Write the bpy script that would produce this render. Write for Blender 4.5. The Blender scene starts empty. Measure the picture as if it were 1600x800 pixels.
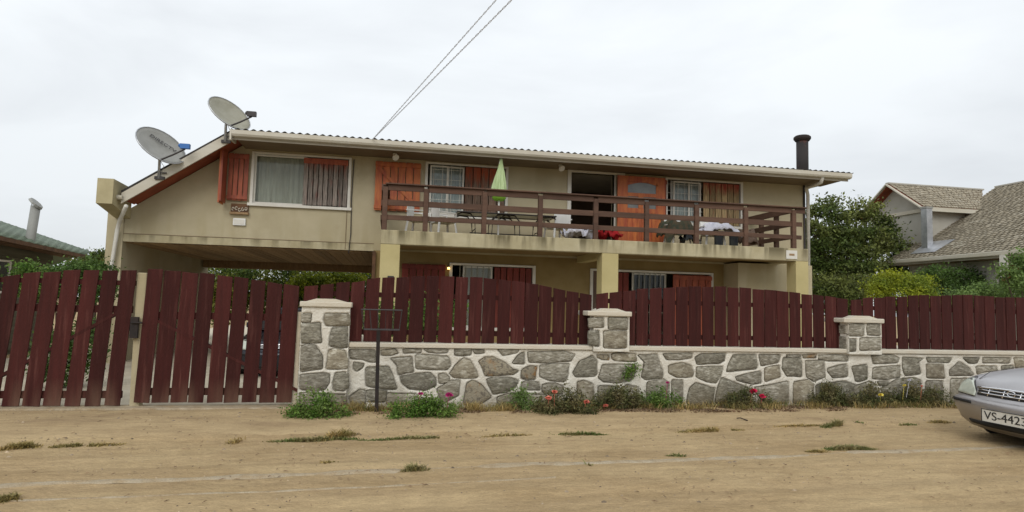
import bpy, bmesh, math, random
from mathutils import Vector, Matrix, noise
random.seed(7)
R = math.radians
SC = bpy.context.scene
COL = SC.collection

# ------------------------------------------------------------------ camera
YAW, PITCH, ROLL, FPX, CH = R(10.8), .0765, .025, 1000.0, 1.6
FW = Vector((math.sin(YAW)*math.cos(PITCH), math.cos(YAW)*math.cos(PITCH), math.sin(PITCH)))
R0 = Vector((math.cos(YAW), -math.sin(YAW), 0)); U0 = R0.cross(FW)
RT = math.cos(ROLL)*R0 + math.sin(ROLL)*U0
UP = math.cos(ROLL)*U0 - math.sin(ROLL)*R0
cam = bpy.data.cameras.new('camera'); co = bpy.data.objects.new('camera', cam); COL.objects.link(co)
m = Matrix((RT, UP, -FW)).transposed().to_4x4(); m.translation = Vector((0, 0, CH)); co.matrix_world = m
cam.sensor_width = 36; cam.lens = 36*FPX/1600; cam.clip_end = 900; cam.clip_start = .05
SC.camera = co

# ------------------------------------------------------------------ world: overcast sky, soft sun
w = bpy.data.worlds.new('World'); SC.world = w; w.use_nodes = True
nt = w.node_tree; nt.nodes.clear()
N = lambda t: nt.nodes.new(t)
out = N('ShaderNodeOutputWorld'); bg = N('ShaderNodeBackground'); sky = N('ShaderNodeTexSky')
SUN_EL, SUN_AZ = R(36), R(198)
sky.sky_type = 'NISHITA'; sky.sun_disc = False; sky.sun_elevation = SUN_EL; sky.sun_rotation = SUN_AZ
tc = N('ShaderNodeTexCoord'); mp = N('ShaderNodeMapping'); mp.inputs['Scale'].default_value = (1.1, 1.1, 3.2)
n1 = N('ShaderNodeTexNoise'); n1.inputs['Scale'].default_value = 1.7; n1.inputs['Detail'].default_value = 7; n1.inputs['Roughness'].default_value = .52
n1.inputs['Distortion'].default_value = .35
rp = N('ShaderNodeValToRGB')
rp.color_ramp.elements[0].position = .33; rp.color_ramp.elements[0].color = (7.9, 8.25, 8.6, 1)
rp.color_ramp.elements[1].position = .58; rp.color_ramp.elements[1].color = (9.3, 9.7, 10.0, 1)
mx = N('ShaderNodeMixRGB'); mx.inputs[0].default_value = .95
L = nt.links.new
L(tc.outputs['Generated'], mp.inputs[0]); L(mp.outputs[0], n1.inputs[0]); L(n1.outputs[0], rp.inputs[0])
sz = N('ShaderNodeSeparateXYZ'); L(tc.outputs['Generated'], sz.inputs[0]); gr = N('ShaderNodeMapRange'); L(sz.outputs[2], gr.inputs[0])
gr.inputs[1].default_value = .03; gr.inputs[2].default_value = .42; gr.inputs[3].default_value = .86; gr.inputs[4].default_value = 1.06   # overcast sky: dimmer towards the horizon
vs = N('ShaderNodeVectorMath'); vs.operation = 'SCALE'; L(rp.outputs[0], vs.inputs[0]); L(gr.outputs[0], vs.inputs['Scale'])
L(sky.outputs[0], mx.inputs[1]); L(vs.outputs[0], mx.inputs[2]); L(mx.outputs[0], bg.inputs[0])
bg.inputs[1].default_value = .1; L(bg.outputs[0], out.inputs[0])
sl = bpy.data.lights.new('sun', 'SUN'); sl.energy = 1.3; sl.angle = R(38); sl.color = (1, .96, .9)
so = bpy.data.objects.new('sun', sl); COL.objects.link(so)
so.rotation_euler = (R(90)-SUN_EL, 0, R(180)-SUN_AZ)
SC.view_settings.view_transform = 'Standard'; SC.view_settings.look = 'None'
SC.view_settings.exposure = .06; SC.view_settings.gamma = 1

# ------------------------------------------------------------------ helpers
def ray(x, y): return FW + RT*(x-800)/FPX - UP*(y-400)/FPX
def at(x, y, Y): d = ray(x, y); return Vector((0, 0, CH)) + d*(Y/d.y)      # point seen at photo pixel, on the upright plane at distance Y
def gp(x, y, z=0): d = ray(x, y); return Vector((0, 0, CH)) + d*((z-CH)/d.z)

def mat(name, col, rough=.8, col2=None, scale=4, detail=6, var=.0, bump=0, bscale=60, metal=0, stretch=(1, 1, 1), spec=.4,
        col3=None, scale3=1.2, lo=.35, hi=.65, lo3=.55, hi3=.7, coord='Object', island=0.0, grain=0, streak=0):
    m = bpy.data.materials.new(name); m.use_nodes = True
    nt = m.node_tree; b = nt.nodes['Principled BSDF']; n = nt.nodes.new; L = nt.links.new
    b.inputs['Roughness'].default_value = rough; b.inputs['Metallic'].default_value = metal
    b.inputs['Specular IOR Level'].default_value = spec
    tc = n('ShaderNodeTexCoord'); mp = n('ShaderNodeMapping'); mp.inputs['Scale'].default_value = stretch
    if coord == 'Object':
        g = n('ShaderNodeNewGeometry'); L(g.outputs['Position'], mp.inputs[0])
    else: L(tc.outputs[coord], mp.inputs[0])
    cur = None
    rgb = n('ShaderNodeRGB'); rgb.outputs[0].default_value = (*col, 1); cur = rgb.outputs[0]
    def layer(cur, c, sc, lo, hi, det=detail):
        t = n('ShaderNodeTexNoise'); t.inputs['Scale'].default_value = sc; t.inputs['Detail'].default_value = det
        t.inputs['Roughness'].default_value = .6; L(mp.outputs[0], t.inputs[0])
        r = n('ShaderNodeMapRange'); r.inputs[1].default_value = lo; r.inputs[2].default_value = hi; L(t.outputs[0], r.inputs[0])
        x = n('ShaderNodeMixRGB'); L(r.outputs[0], x.inputs[0]); L(cur, x.inputs[1]); x.inputs[2].default_value = (*c, 1)
        return x.outputs[0]
    if col2: cur = layer(cur, col2, scale, lo, hi)
    if col3: cur = layer(cur, col3, scale3, lo3, hi3)
    if streak:
        m2 = n('ShaderNodeMapping'); m2.inputs['Scale'].default_value = (.10, 3.2, 1); g3 = n('ShaderNodeNewGeometry'); m2.inputs['Rotation'].default_value = (0, 0, -.05); L(g3.outputs['Position'], m2.inputs[0])
        t = n('ShaderNodeTexNoise'); t.inputs['Scale'].default_value = 1.6; t.inputs['Detail'].default_value = 8; t.inputs['Roughness'].default_value = .65; L(m2.outputs[0], t.inputs[0])
        r = n('ShaderNodeMapRange'); r.inputs[1].default_value = .33; r.inputs[2].default_value = .67; r.inputs[3].default_value = 1-streak; r.inputs[4].default_value = 1+streak; L(t.outputs[0], r.inputs[0])
        h = n('ShaderNodeHueSaturation'); L(r.outputs[0], h.inputs['Value']); L(cur, h.inputs['Color']); cur = h.outputs[0]
    if grain:
        for sc_, k_ in ((70, 1), (9, .8)):
            t = n('ShaderNodeTexNoise'); t.inputs['Scale'].default_value = sc_; t.inputs['Detail'].default_value = 6; t.inputs['Roughness'].default_value = .7; L(mp.outputs[0], t.inputs[0])
            r = n('ShaderNodeMapRange'); r.inputs[1].default_value = .3; r.inputs[2].default_value = .7; r.inputs[3].default_value = 1-grain*k_; r.inputs[4].default_value = 1+grain*k_; L(t.outputs[0], r.inputs[0])
            h = n('ShaderNodeHueSaturation'); L(r.outputs[0], h.inputs['Value']); L(cur, h.inputs['Color']); cur = h.outputs[0]
    if var or island:
        hs = n('ShaderNodeHueSaturation'); mr = n('ShaderNodeMapRange')
        if island:
            g2 = n('ShaderNodeNewGeometry'); L(g2.outputs['Random Per Island'], mr.inputs[0]); v = island
        else:
            oi = n('ShaderNodeObjectInfo'); L(oi.outputs['Random'], mr.inputs[0]); v = var
        mr.inputs[3].default_value = 1-v; mr.inputs[4].default_value = 1+v
        L(mr.outputs[0], hs.inputs['Value']); L(cur, hs.inputs['Color']); cur = hs.outputs[0]
    L(cur, b.inputs['Base Color'])
    if bump:
        t = n('ShaderNodeTexNoise'); t.inputs['Scale'].default_value = bscale; t.inputs['Detail'].default_value = 5; L(mp.outputs[0], t.inputs[0])
        bp = n('ShaderNodeBump'); bp.inputs['Strength'].default_value = bump; bp.inputs['Distance'].default_value = .02
        L(t.outputs[0], bp.inputs['Height']); L(bp.outputs[0], b.inputs['Normal'])
    m['cur'] = 1
    return m
def leafmat(name, a, b_, sc=1.2, isl=.35):
    m = mat(name, a, .6, b_, sc, 3, island=isl, lo=.4, hi=.6, spec=.3)
    b = m.node_tree.nodes['Principled BSDF']
    nt = m.node_tree; tr = nt.nodes.new('ShaderNodeBsdfTranslucent'); mx = nt.nodes.new('ShaderNodeMixShader'); mx.inputs[0].default_value = .35
    src = b.inputs['Base Color'].links[0].from_socket
    nt.links.new(src, tr.inputs[0]); nt.links.new(b.outputs[0], mx.inputs[1]); nt.links.new(tr.outputs[0], mx.inputs[2])
    nt.links.new(mx.outputs[0], nt.nodes['Material Output'].inputs[0])
    return m
M = {}
M['sand'] = mat('sand', (.375, .272, .152), .95, (.318, .226, .120), 1.6, 10, col3=(.41, .305, .170), scale3=.55, bump=1, bscale=34, stretch=(.6, 1.3, 1), lo3=.45, hi3=.62, spec=.1, grain=.2, streak=.12)
M['path'] = mat('path_dirt', (.43, .32, .182), .95, (.36, .262, .146), 1.8, 9, bump=.7, bscale=40, stretch=(.5, 1.2, 1), spec=.1, col3=(.30, .215, .125), scale3=.9, grain=.2)
M['kerb'] = mat('old_concrete', (.385, .325, .235), .95, (.34, .255, .155), 6, 8, bump=.6, spec=.15, grain=.2)
M['concrete'] = mat('concrete', (.55, .49, .38), .9, (.45, .39, .29), 3, 8, bump=.3, spec=.2)
M['stucco'] = mat('stucco', (.485, .425, .29), .92, (.43, .375, .25), 1.3, 8, bump=.45, bscale=90, spec=.2, col3=(.385, .33, .215), scale3=.8, lo3=.55, hi3=.75)
M['stucco2'] = mat('stucco_yellow', (.50, .425, .215), .92, (.44, .37, .18), 1.5, 8, bump=.4, bscale=90, spec=.2)
M['mortar'] = mat('mortar', (.72, .69, .61), .95, (.58, .54, .46), 5, 8, bump=.9, bscale=35, spec=.2)
M['stone'] = mat('granite', (.315, .29, .23), .92, (.16, .142, .108), 17, 10, var=.2, bump=1, bscale=30, stretch=(.7, 1, 1.9), col3=(.44, .415, .35), scale3=15, lo3=.50, hi3=.66, spec=.25)
M['stone_rust'] = mat('granite_rust', (.28, .245, .18), .92, (.30, .17, .07), 5, 6, lo=.52, hi=.64, var=.12, bump=1, bscale=45, col3=(.15, .13, .10), scale3=22, lo3=.5, hi3=.6, spec=.25)
M['cap'] = mat('coping_white', (.58, .54, .45), .9, (.56, .50, .40), 3, 8, bump=.5, bscale=50, spec=.2)
M['fence'] = mat('fence_paint', (.062, .0150, .0125), .75, (.043, .0115, .0095), 2.5, 8, var=.25, bump=.6, bscale=40, stretch=(5, 1, .35), spec=.16, col3=(.095, .032, .026), scale3=3.5, lo3=.56, hi3=.72)
M['rail'] = mat('brown_wood', (.120, .066, .043), .75, (.082, .045, .030), 3, 8, var=.15, bump=.4, bscale=30, stretch=(.6, 1, 3), spec=.3)
M['white'] = mat('white_paint', (.68, .66, .6), .55, (.6, .57, .5), 3, 6, spec=.4)
M['gutter'] = mat('gutter_white', (.56, .53, .45), .5, (.5, .46, .37), 2.2, 7, spec=.4, stretch=(.7, 1, 3))
M['fascia'] = mat('fascia_grey', (.50, .47, .40), .7, (.42, .39, .33), 2.5, 7, spec=.3)
M['soffit'] = mat('soffit_brown', (.30, .075, .032), .75, (.20, .05, .024), 3, 6, spec=.3)
M['eave'] = mat('eave_board', (.21, .155, .095), .8, (.165, .12, .07), 3, 6, stretch=(.4, 1, 2), spec=.2)
M['roofing'] = mat('corrugated_grey', (.055, .048, .042), .85, (.03, .027, .025), 3, 8, spec=.3)
M['ceilwood'] = mat('ceiling_wood', (.42, .28, .15), .75, (.30, .19, .10), 6, 7, var=.22, stretch=(3, .6, 1), spec=.25)
M['orange'] = mat('orange_varnish', (.50, .15, .036), .5, (.33, .065, .025), 3.5, 7, var=.14, bump=.2, bscale=30, stretch=(3, 1, .6), spec=.4)
M['red'] = mat('red_varnish', (.38, .095, .042), .55, (.23, .050, .026), 3.5, 7, var=.16, bump=.2, bscale=30, stretch=(3, 1, .6), spec=.4)
M['dkred'] = mat('dark_red_varnish', (.2, .035, .022), .6, (.14, .025, .018), 3.5, 7, var=.16, stretch=(3, 1, .6), spec=.3)
def weathered(name, bare, z0, z1, paint=(.24, .05, .03)):
    m = mat(name, bare, .8, tuple(c*.45 for c in bare), 5, 7, var=.3, stretch=(7, 1, .6), spec=.2, lo=.4, hi=.62)
    nt = m.node_tree; n = nt.nodes.new; L = nt.links.new; b = nt.nodes['Principled BSDF']
    src = b.inputs['Base Color'].links[0].from_socket
    g = n('ShaderNodeNewGeometry'); s = n('ShaderNodeSeparateXYZ'); L(g.outputs['Position'], s.inputs[0])
    t = n('ShaderNodeTexNoise'); t.inputs['Scale'].default_value = 5; t.inputs['Detail'].default_value = 5
    mp = n('ShaderNodeMapping'); mp.inputs['Scale'].default_value = (2.4, 1, .5); L(g.outputs['Position'], mp.inputs[0]); L(mp.outputs[0], t.inputs[0])
    r = n('ShaderNodeMapRange'); r.inputs[1].default_value = z0; r.inputs[2].default_value = z1; L(s.outputs[2], r.inputs[0])
    a = n('ShaderNodeMath'); a.operation = 'MULTIPLY_ADD'; L(t.outputs[0], a.inputs[0]); a.inputs[1].default_value = 2.6; a.inputs[2].default_value = -1.45
    c = n('ShaderNodeMath'); c.operation = 'ADD'; c.use_clamp = True; L(r.outputs[0], c.inputs[0]); L(a.outputs[0], c.inputs[1])
    x = n('ShaderNodeMixRGB'); L(c.outputs[0], x.inputs[0]); L(src, x.inputs[1]); x.inputs[2].default_value = (*paint, 1)
    L(x.outputs[0], b.inputs['Base Color']); return m
M['worn1'] = weathered('weathered_grey_wood', (.27, .23, .20), 4.75, 5.15)
M['worn2'] = weathered('weathered_brown_wood', (.22, .15, .11), 4.55, 5.1, (.32, .07, .03))
M['worn3'] = weathered('weathered_yellow_wood', (.44, .32, .17), 4.8, 5.15, (.30, .06, .04))
M['beam2'] = mat('parapet_plaster', (.50, .44, .27), .92, (.40, .345, .205), 2, 7, spec=.2)
M['porchceil'] = mat('porch_ceiling_shaded', (.27, .19, .085), .9, (.21, .145, .06), 2, 6, spec=.2)  # brown ceiling, colour deepened to carry the shade beneath the balcony
M['porchwall'] = mat('porch_wall_shaded', (.29, .215, .095), .9, (.24, .17, .07), 2, 6, bump=.3, bscale=80, spec=.2)  # wall tone darkened so the balcony's shade sits in the colour
M['metal'] = mat('galvanised', (.58, .59, .61), .42, (.42, .43, .45), 5, 5, metal=.7)
M['dish'] = mat('dish_grey', (.30, .30, .28), .6, (.25, .25, .23), 4, 5, spec=.4)
M['dish2'] = mat('dish_beige', (.33, .32, .26), .65, (.27, .26, .20), 5, 6, spec=.35)
M['dark'] = mat('dark_metal', (.05, .045, .045), .5, (.035, .03, .03), 8, 4, metal=.3)
M['black'] = mat('black_iron', (.014, .012, .012), .85, (.03, .02, .016), 6, 6)
M['chim'] = mat('sooty_iron', (.028, .024, .024), .8, (.11, .045, .035), 3, 6, lo=.55, hi=.72, bump=.3)
M['blue'] = mat('blue_plastic', (.03, .14, .42), .5)
M['curtain'] = mat('curtain_cloth', (.80, .75, .65), .9, (.62, .57, .48), 3, 5, stretch=(5, 1, .5))
M['sheer'] = mat('sheer_curtain', (.74, .75, .75), .9, (.62, .64, .65), 2, 5, stretch=(5, 1, .5))
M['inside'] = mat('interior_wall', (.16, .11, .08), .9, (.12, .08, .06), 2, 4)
M['plastic'] = mat('white_plastic', (.76, .76, .74), .4, (.68, .68, .64), 3, 4, spec=.5)
M['tableglass'] = mat('pale_lit_glass', (.62, .68, .62), .3, (.55, .6, .55), 2, 3, spec=.6)  # opaque pale green stands for daylight passing through the tabletop
M['doorglass'] = mat('dim_glass', (.16, .17, .16), .15, (.12, .12, .12), 3, 3, spec=.5)
M['parasol'] = mat('lime_fabric', (.47, .58, .33), .85, (.36, .47, .22), 6, 5, stretch=(4, 4, .4))
M['parasol2'] = mat('lime_band', (.20, .38, .03), .85, (.15, .30, .02), 6, 5)
M['clothw'] = mat('white_cloth', (.72, .72, .78), .9, (.6, .6, .7), 7, 5)
M['clothk'] = mat('black_cloth', (.02, .022, .03), .9, (.04, .045, .04), 7, 5)
M['clothg'] = mat('dark_green_cloth', (.03, .05, .032), .9, (.10, .07, .04), 9, 4)
M['clothr'] = mat('red_cloth', (.45, .015, .02), .9, (.35, .01, .015), 7, 5)
M['shingle'] = mat('asphalt_shingle', (.38, .335, .255), .95, (.27, .235, .175), 7, 9, bump=.6, bscale=30, stretch=(1, .5, 2), spec=.15, col3=(.45, .41, .33), scale3=2.5, island=.12)
M['nwall'] = mat('neighbour_stucco', (.46, .44, .39), .92, (.38, .36, .31), 1.4, 6, spec=.2)
M['ndark'] = mat('neighbour_dark_wood', (.13, .12, .085), .85, (.09, .08, .055), 3, 6, stretch=(1, .4, 5))
M['ngreen'] = mat('green_roof_sheet', (.18, .225, .155), .75, (.14, .18, .12), 2, 7, bump=.3)
M['rust'] = mat('rusty_brown', (.15, .075, .035), .8, (.08, .04, .02), 5, 6)
M['trunk'] = mat('bark', (.09, .065, .045), .95, (.05, .035, .025), 8, 6, bump=.6)
M['leaf_dark'] = leafmat('leaf_dark', (.075, .11, .024), (.17, .19, .05), 1.0, .6)
M['leaf_hedge'] = leafmat('leaf_hedge', (.09, .14, .03), (.24, .25, .04), .8, .5)
M['leaf_mid'] = leafmat('leaf_mid', (.10, .17, .035), (.055, .10, .022), 1.6, .5)
M['leaf_yellow'] = leafmat('leaf_yellow', (.32, .35, .025), (.19, .25, .03), 1.5, .4)
M['leaf_light'] = leafmat('leaf_light', (.19, .28, .08), (.12, .19, .05), 1.5, .4)
M['leaf_shrub'] = leafmat('leaf_shrub', (.09, .18, .025), (.15, .22, .05), 4, .55)
M['leaf_olive'] = leafmat('leaf_olive', (.085, .10, .032), (.17, .145, .065), 5, .6)
M['dry'] = leafmat('dry_grass', (.44, .32, .13), (.27, .22, .08), 3, .4)
M['litter'] = leafmat('brown_litter', (.20, .12, .07), (.32, .23, .14), 3, .5)
M['weed'] = leafmat('weed_green', (.15, .18, .05), (.30, .25, .11), 2.5, .35)
M['pink'] = mat('pink_petal', (.62, .02, .09), .6, (.5, .01, .06), 20, 3)
M['coral'] = mat('coral_petal', (.72, .24, .16), .6, (.6, .16, .12), 20, 3)
M['yellowp'] = mat('yellow_petal', (.75, .62, .10), .6)
M['magenta'] = mat('magenta_petal', (.40, .02, .15), .6)
M['silver'] = mat('silver_paint', (.43, .42, .43), .32, (.36, .35, .355), 1.5, 4, metal=.55, spec=.6)
M['darkpaint'] = mat('dark_paint', (.02, .022, .03), .25, metal=.3, spec=.6)
M['plate'] = mat('plate_white', (.66, .64, .58), .5, (.55, .53, .47), 10, 4)
M['ink'] = mat('plate_black', (.02, .02, .02), .5)
M['chrome'] = mat('chrome', (.75, .75, .76), .18, metal=1)
M['lens'] = mat('headlight_lens', (.52, .55, .46), .12, (.42, .45, .38), 12, 4, spec=.8)
M['rubber'] = mat('tyre_rubber', (.02, .02, .02), .85)
M['bulb'] = mat('lit_lamp', (1, .7, .3), .5)
_b = M['bulb'].node_tree.nodes['Principled BSDF']; _b.inputs['Emission Color'].default_value = (1, .62, .2, 1); _b.inputs['Emission Strength'].default_value = 4
def glassmat(name, tint, mixv, rough=.04):
    m = bpy.data.materials.new(name); m.use_nodes = True; nt = m.node_tree; nt.nodes.clear(); n = nt.nodes.new
    o = n('ShaderNodeOutputMaterial'); g = n('ShaderNodeBsdfGlossy'); g.inputs['Roughness'].default_value = rough
    t = n('ShaderNodeBsdfTransparent'); t.inputs[0].default_value = (*tint, 1); x = n('ShaderNodeMixShader')
    nz = n('ShaderNodeTexNoise'); nz.inputs['Scale'].default_value = 1.5; bp = n('ShaderNodeBump'); bp.inputs['Strength'].default_value = .05
    nt.links.new(nz.outputs[0], bp.inputs['Height']); nt.links.new(bp.outputs[0], g.inputs['Normal'])
    f = n('ShaderNodeFresnel'); f.inputs[0].default_value = 1.45
    a = n('ShaderNodeMath'); a.operation = 'ADD'; a.inputs[1].default_value = mixv; a.use_clamp = True; a.operation = 'MULTIPLY'
    nt.links.new(f.outputs[0], a.inputs[0]); nt.links.new(a.outputs[0], x.inputs[0])
    nt.links.new(t.outputs[0], x.inputs[1]); nt.links.new(g.outputs[0], x.inputs[2]); nt.links.new(x.outputs[0], o.inputs[0]); return m
M['glass'] = glassmat('window_glass', (.80, .83, .82), .75)
# stained, streaked beam and column plaster
def stain(m, z0, z1, col=(.12, .10, .055), k=1.0, sc=2.1, th=.5):
    nt = m.node_tree; n = nt.nodes.new; L = nt.links.new; b = nt.nodes['Principled BSDF']
    src = b.inputs['Base Color'].links[0].from_socket
    g = n('ShaderNodeNewGeometry'); s = n('ShaderNodeSeparateXYZ'); L(g.outputs['Position'], s.inputs[0])
    mp = n('ShaderNodeMapping'); mp.inputs['Scale'].default_value = (1, .3, .12); L(g.outputs['Position'], mp.inputs[0])
    t = n('ShaderNodeTexNoise'); t.inputs['Scale'].default_value = sc; t.inputs['Detail'].default_value = 4; L(mp.outputs[0], t.inputs[0])
    r = n('ShaderNodeMapRange'); r.inputs[1].default_value = z0; r.inputs[2].default_value = z1; L(s.outputs[2], r.inputs[0])
    r2 = n('ShaderNodeMapRange'); r2.inputs[1].default_value = th; r2.inputs[2].default_value = th+.15; L(t.outputs[0], r2.inputs[0])
    c = n('ShaderNodeMath'); c.operation = 'MULTIPLY'; L(r.outputs[0], c.inputs[0]); L(r2.outputs[0], c.inputs[1])
    d = n('ShaderNodeMath'); d.operation = 'MULTIPLY'; d.use_clamp = True; L(c.outputs[0], d.inputs[0]); d.inputs[1].default_value = k
    x = n('ShaderNodeMixRGB'); L(d.outputs[0], x.inputs[0]); L(src, x.inputs[1]); x.inputs[2].default_value = (*col, 1)
    L(x.outputs[0], b.inputs['Base Color'])
M['beam'] = mat('beam_plaster', (.47, .415, .275), .92, (.39, .335, .205), 3, 8, bump=.4, bscale=90, spec=.2)
stain(M['beam'], 2.80, 3.15, (.12, .10, .055), k=.9, sc=3.8, th=.46)
stain(M['fence'], .45, .02, (.20, .12, .08), .55, 3.0, .42)
M['stone_warm'] = mat('granite_warm', (.335, .30, .225), .92, (.19, .16, .115), 13, 9, var=.2, bump=1, bscale=30, stretch=(.8, 1, 1.4), col3=(.46, .43, .35), scale3=9, lo3=.52, hi3=.66, spec=.25)
M['stone_dark'] = mat('granite_dark', (.262, .243, .19), .92, (.135, .122, .093), 20, 9, var=.15, bump=1, bscale=34, stretch=(.8, 1, 1.6), col3=(.37, .35, .29), scale3=12, lo3=.52, hi3=.66, spec=.25)
for k_ in ('stone', 'stone_warm', 'stone_dark', 'mortar'): stain(M[k_], .42, -.02, (.15, .12, .07), .75, 2.6, .40)
stain(M['silver'], .62, .12, (.24, .19, .13), .75, 1.2, .25)
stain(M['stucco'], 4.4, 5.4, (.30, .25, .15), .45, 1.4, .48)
stain(M['stucco'], 3.9, 3.0, (.36, .30, .17), .5, 2.5, .45)

ORG = {}
def oof(p): return ORG.get(p.name, Vector((0, 0, 0))) if p else Vector((0, 0, 0))
def setp(o, label=None, cat=None, group=None, kind=None):
    if label: o['label'] = label
    if cat: o['category'] = cat
    if group: o['group'] = group
    if kind: o['kind'] = kind
    return o
def thing(name, label, cat, loc=(0, 0, 0), group=None):
    o = bpy.data.objects.new(name, None); COL.objects.link(o); o.location = loc; o.empty_display_size = .1
    ORG[o.name] = Vector(loc); return setp(o, label, cat, group)
class MB:
    def __init__(s): s.v = []; s.f = []
    def add(s, vs, fs):
        k = len(s.v); s.v += [tuple(v) for v in vs]; s.f += [tuple(k+i for i in f) for f in fs]; return s
    def box(s, x0, x1, y0, y1, z0, z1):
        return s.add([(x0, y0, z0), (x1, y0, z0), (x1, y1, z0), (x0, y1, z0), (x0, y0, z1), (x1, y0, z1), (x1, y1, z1), (x0, y1, z1)],
                     [(0, 3, 2, 1), (4, 5, 6, 7), (0, 1, 5, 4), (1, 2, 6, 5), (2, 3, 7, 6), (3, 0, 4, 7)])
    def prism_y(s, poly, y0, y1):    # poly of (x,z), extruded along Y
        n = len(poly)
        return s.add([(x, y0, z) for x, z in poly]+[(x, y1, z) for x, z in poly],
                     [tuple(range(n)), tuple(reversed(range(n, 2*n)))]+[(i+n, (i+1) % n+n, (i+1) % n, i) for i in range(n)])
    def prism_x(s, poly, x0, x1):    # poly of (y,z)
        n = len(poly)
        return s.add([(x0, y, z) for y, z in poly]+[(x1, y, z) for y, z in poly],
                     [tuple(range(n)), tuple(reversed(range(n, 2*n)))]+[(i+n, (i+1) % n+n, (i+1) % n, i) for i in range(n)])
    def bar(s, a, b, w, h, up=(0, 0, 1)):
        a = Vector(a); b = Vector(b); d = (b-a).normalized(); sd = d.cross(Vector(up))
        if sd.length < 1e-4: sd = d.cross(Vector((0, 1, 0)))
        sd.normalize(); u = sd.cross(d)
        vs = []
        for p in (a, b):
            for i, j in ((-1, -1), (1, -1), (1, 1), (-1, 1)): vs.append(p+sd*i*w/2+u*j*h/2)
        return s.add(vs, [(3, 2, 1, 0), (4, 5, 6, 7), (0, 1, 5, 4), (1, 2, 6, 5), (2, 3, 7, 6), (3, 0, 4, 7)])
    def tube(s, pts, r, n=8, cap=True):
        pts = [Vector(p) for p in pts]; k = len(s.v); rs = r if isinstance(r, (list, tuple)) else [r]*len(pts)
        ref = Vector((0, 0, 1))
        for i, p in enumerate(pts):
            d = (pts[min(i+1, len(pts)-1)]-pts[max(i-1, 0)]).normalized()
            a = d.cross(ref)
            if a.length < .05: a = d.cross(Vector((0, 1, 0)))
            a.normalize(); b = a.cross(d)
            for q in range(n):
                t = 2*math.pi*q/n; s.v.append(tuple(p+(a*math.cos(t)+b*math.sin(t))*rs[i]))
        for i in range(len(pts)-1):
            for q in range(n):
                s.f.append((k+i*n+q, k+i*n+(q+1) % n, k+(i+1)*n+(q+1) % n, k+(i+1)*n+q))
        if cap:
            s.f.append(tuple(k+q for q in reversed(range(n)))); s.f.append(tuple(k+(len(pts)-1)*n+q for q in range(n)))
        return s
    def quad(s, a, b, c, d): return s.add([a, b, c, d], [(0, 1, 2, 3)])
    def build(s, name, m, parent=None, smooth=False, bevel=0, **props):
        o_ = oof(parent)
        me = bpy.data.meshes.new(name); me.from_pydata([(v[0]-o_.x, v[1]-o_.y, v[2]-o_.z) for v in s.v], [], s.f)
        if m: me.materials.append(m)
        if smooth: me.polygons.foreach_set('use_smooth', [True]*len(me.polygons))
        me.validate(); me.update()
        o = bpy.data.objects.new(name, me); COL.objects.link(o)
        if parent: o.parent = parent; ORG[o.name] = o_
        if bevel:
            md = o.modifiers.new('bevel', 'BEVEL'); md.width = bevel; md.segments = 2; md.limit_method = 'ANGLE'
        setp(o, props.get('label'), props.get('cat'), props.get('group'), props.get('kind'))
        return o
def box(x0, x1, y0, y1, z0, z1): return MB().box(x0, x1, y0, y1, z0, z1)
def copy_tree(o, parent=None):
    c = o.copy(); COL.objects.link(c); c.parent = parent
    for ch in list(o.children): copy_tree(ch, c)
    return c
def text(body, size, m, loc, rot, parent, name='lettering', sx=1.0):
    cu = bpy.data.curves.new('t', 'FONT'); cu.body = body; cu.size = size; cu.extrude = .002; cu.align_x = 'CENTER'; cu.align_y = 'CENTER'
    to = bpy.data.objects.new('t', cu); COL.objects.link(to); bpy.context.view_layer.update()
    me = bpy.data.meshes.new_from_object(to.evaluated_get(bpy.context.evaluated_depsgraph_get()))
    bpy.data.objects.remove(to); me.materials.clear(); me.materials.append(m)
    me.transform(Matrix.Diagonal((sx, 1, 1, 1))); 
    o = bpy.data.objects.new(name, me); COL.objects.link(o); o.parent = parent
    mw = Matrix.Translation(Vector(loc)-oof(parent)) @ (rot if isinstance(rot, Matrix) else rot.to_matrix().to_4x4())
    o.matrix_local = mw; return o
def wall_holes(mb, x0, x1, z0, z1, y0, y1, holes):
    xs = sorted({x0, x1, *[h[0] for h in holes], *[h[1] for h in holes]}); zs = sorted({z0, z1, *[h[2] for h in holes], *[h[3] for h in holes]})
    solid = lambda i, j: 0 <= i < len(xs)-1 and 0 <= j < len(zs)-1 and not any(h[0]-1e-6 <= xs[i] and xs[i+1] <= h[1]+1e-6 and h[2]-1e-6 <= zs[j] and zs[j+1] <= h[3]+1e-6 for h in holes)
    for i in range(len(xs)-1):
        for j in range(len(zs)-1):
            if not solid(i, j): continue
            a, b, c, d = xs[i], xs[i+1], zs[j], zs[j+1]
            mb.quad((a, y0, c), (b, y0, c), (b, y0, d), (a, y0, d)); mb.quad((b, y1, c), (a, y1, c), (a, y1, d), (b, y1, d))
            if not solid(i-1, j): mb.quad((a, y1, c), (a, y0, c), (a, y0, d), (a, y1, d))
            if not solid(i+1, j): mb.quad((b, y0, c), (b, y1, c), (b, y1, d), (b, y0, d))
            if not solid(i, j-1): mb.quad((a, y1, c), (b, y1, c), (b, y0, c), (a, y0, c))
            if not solid(i, j+1): mb.quad((a, y0, d), (b, y0, d), (b, y1, d), (a, y1, d))
    return mb

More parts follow.
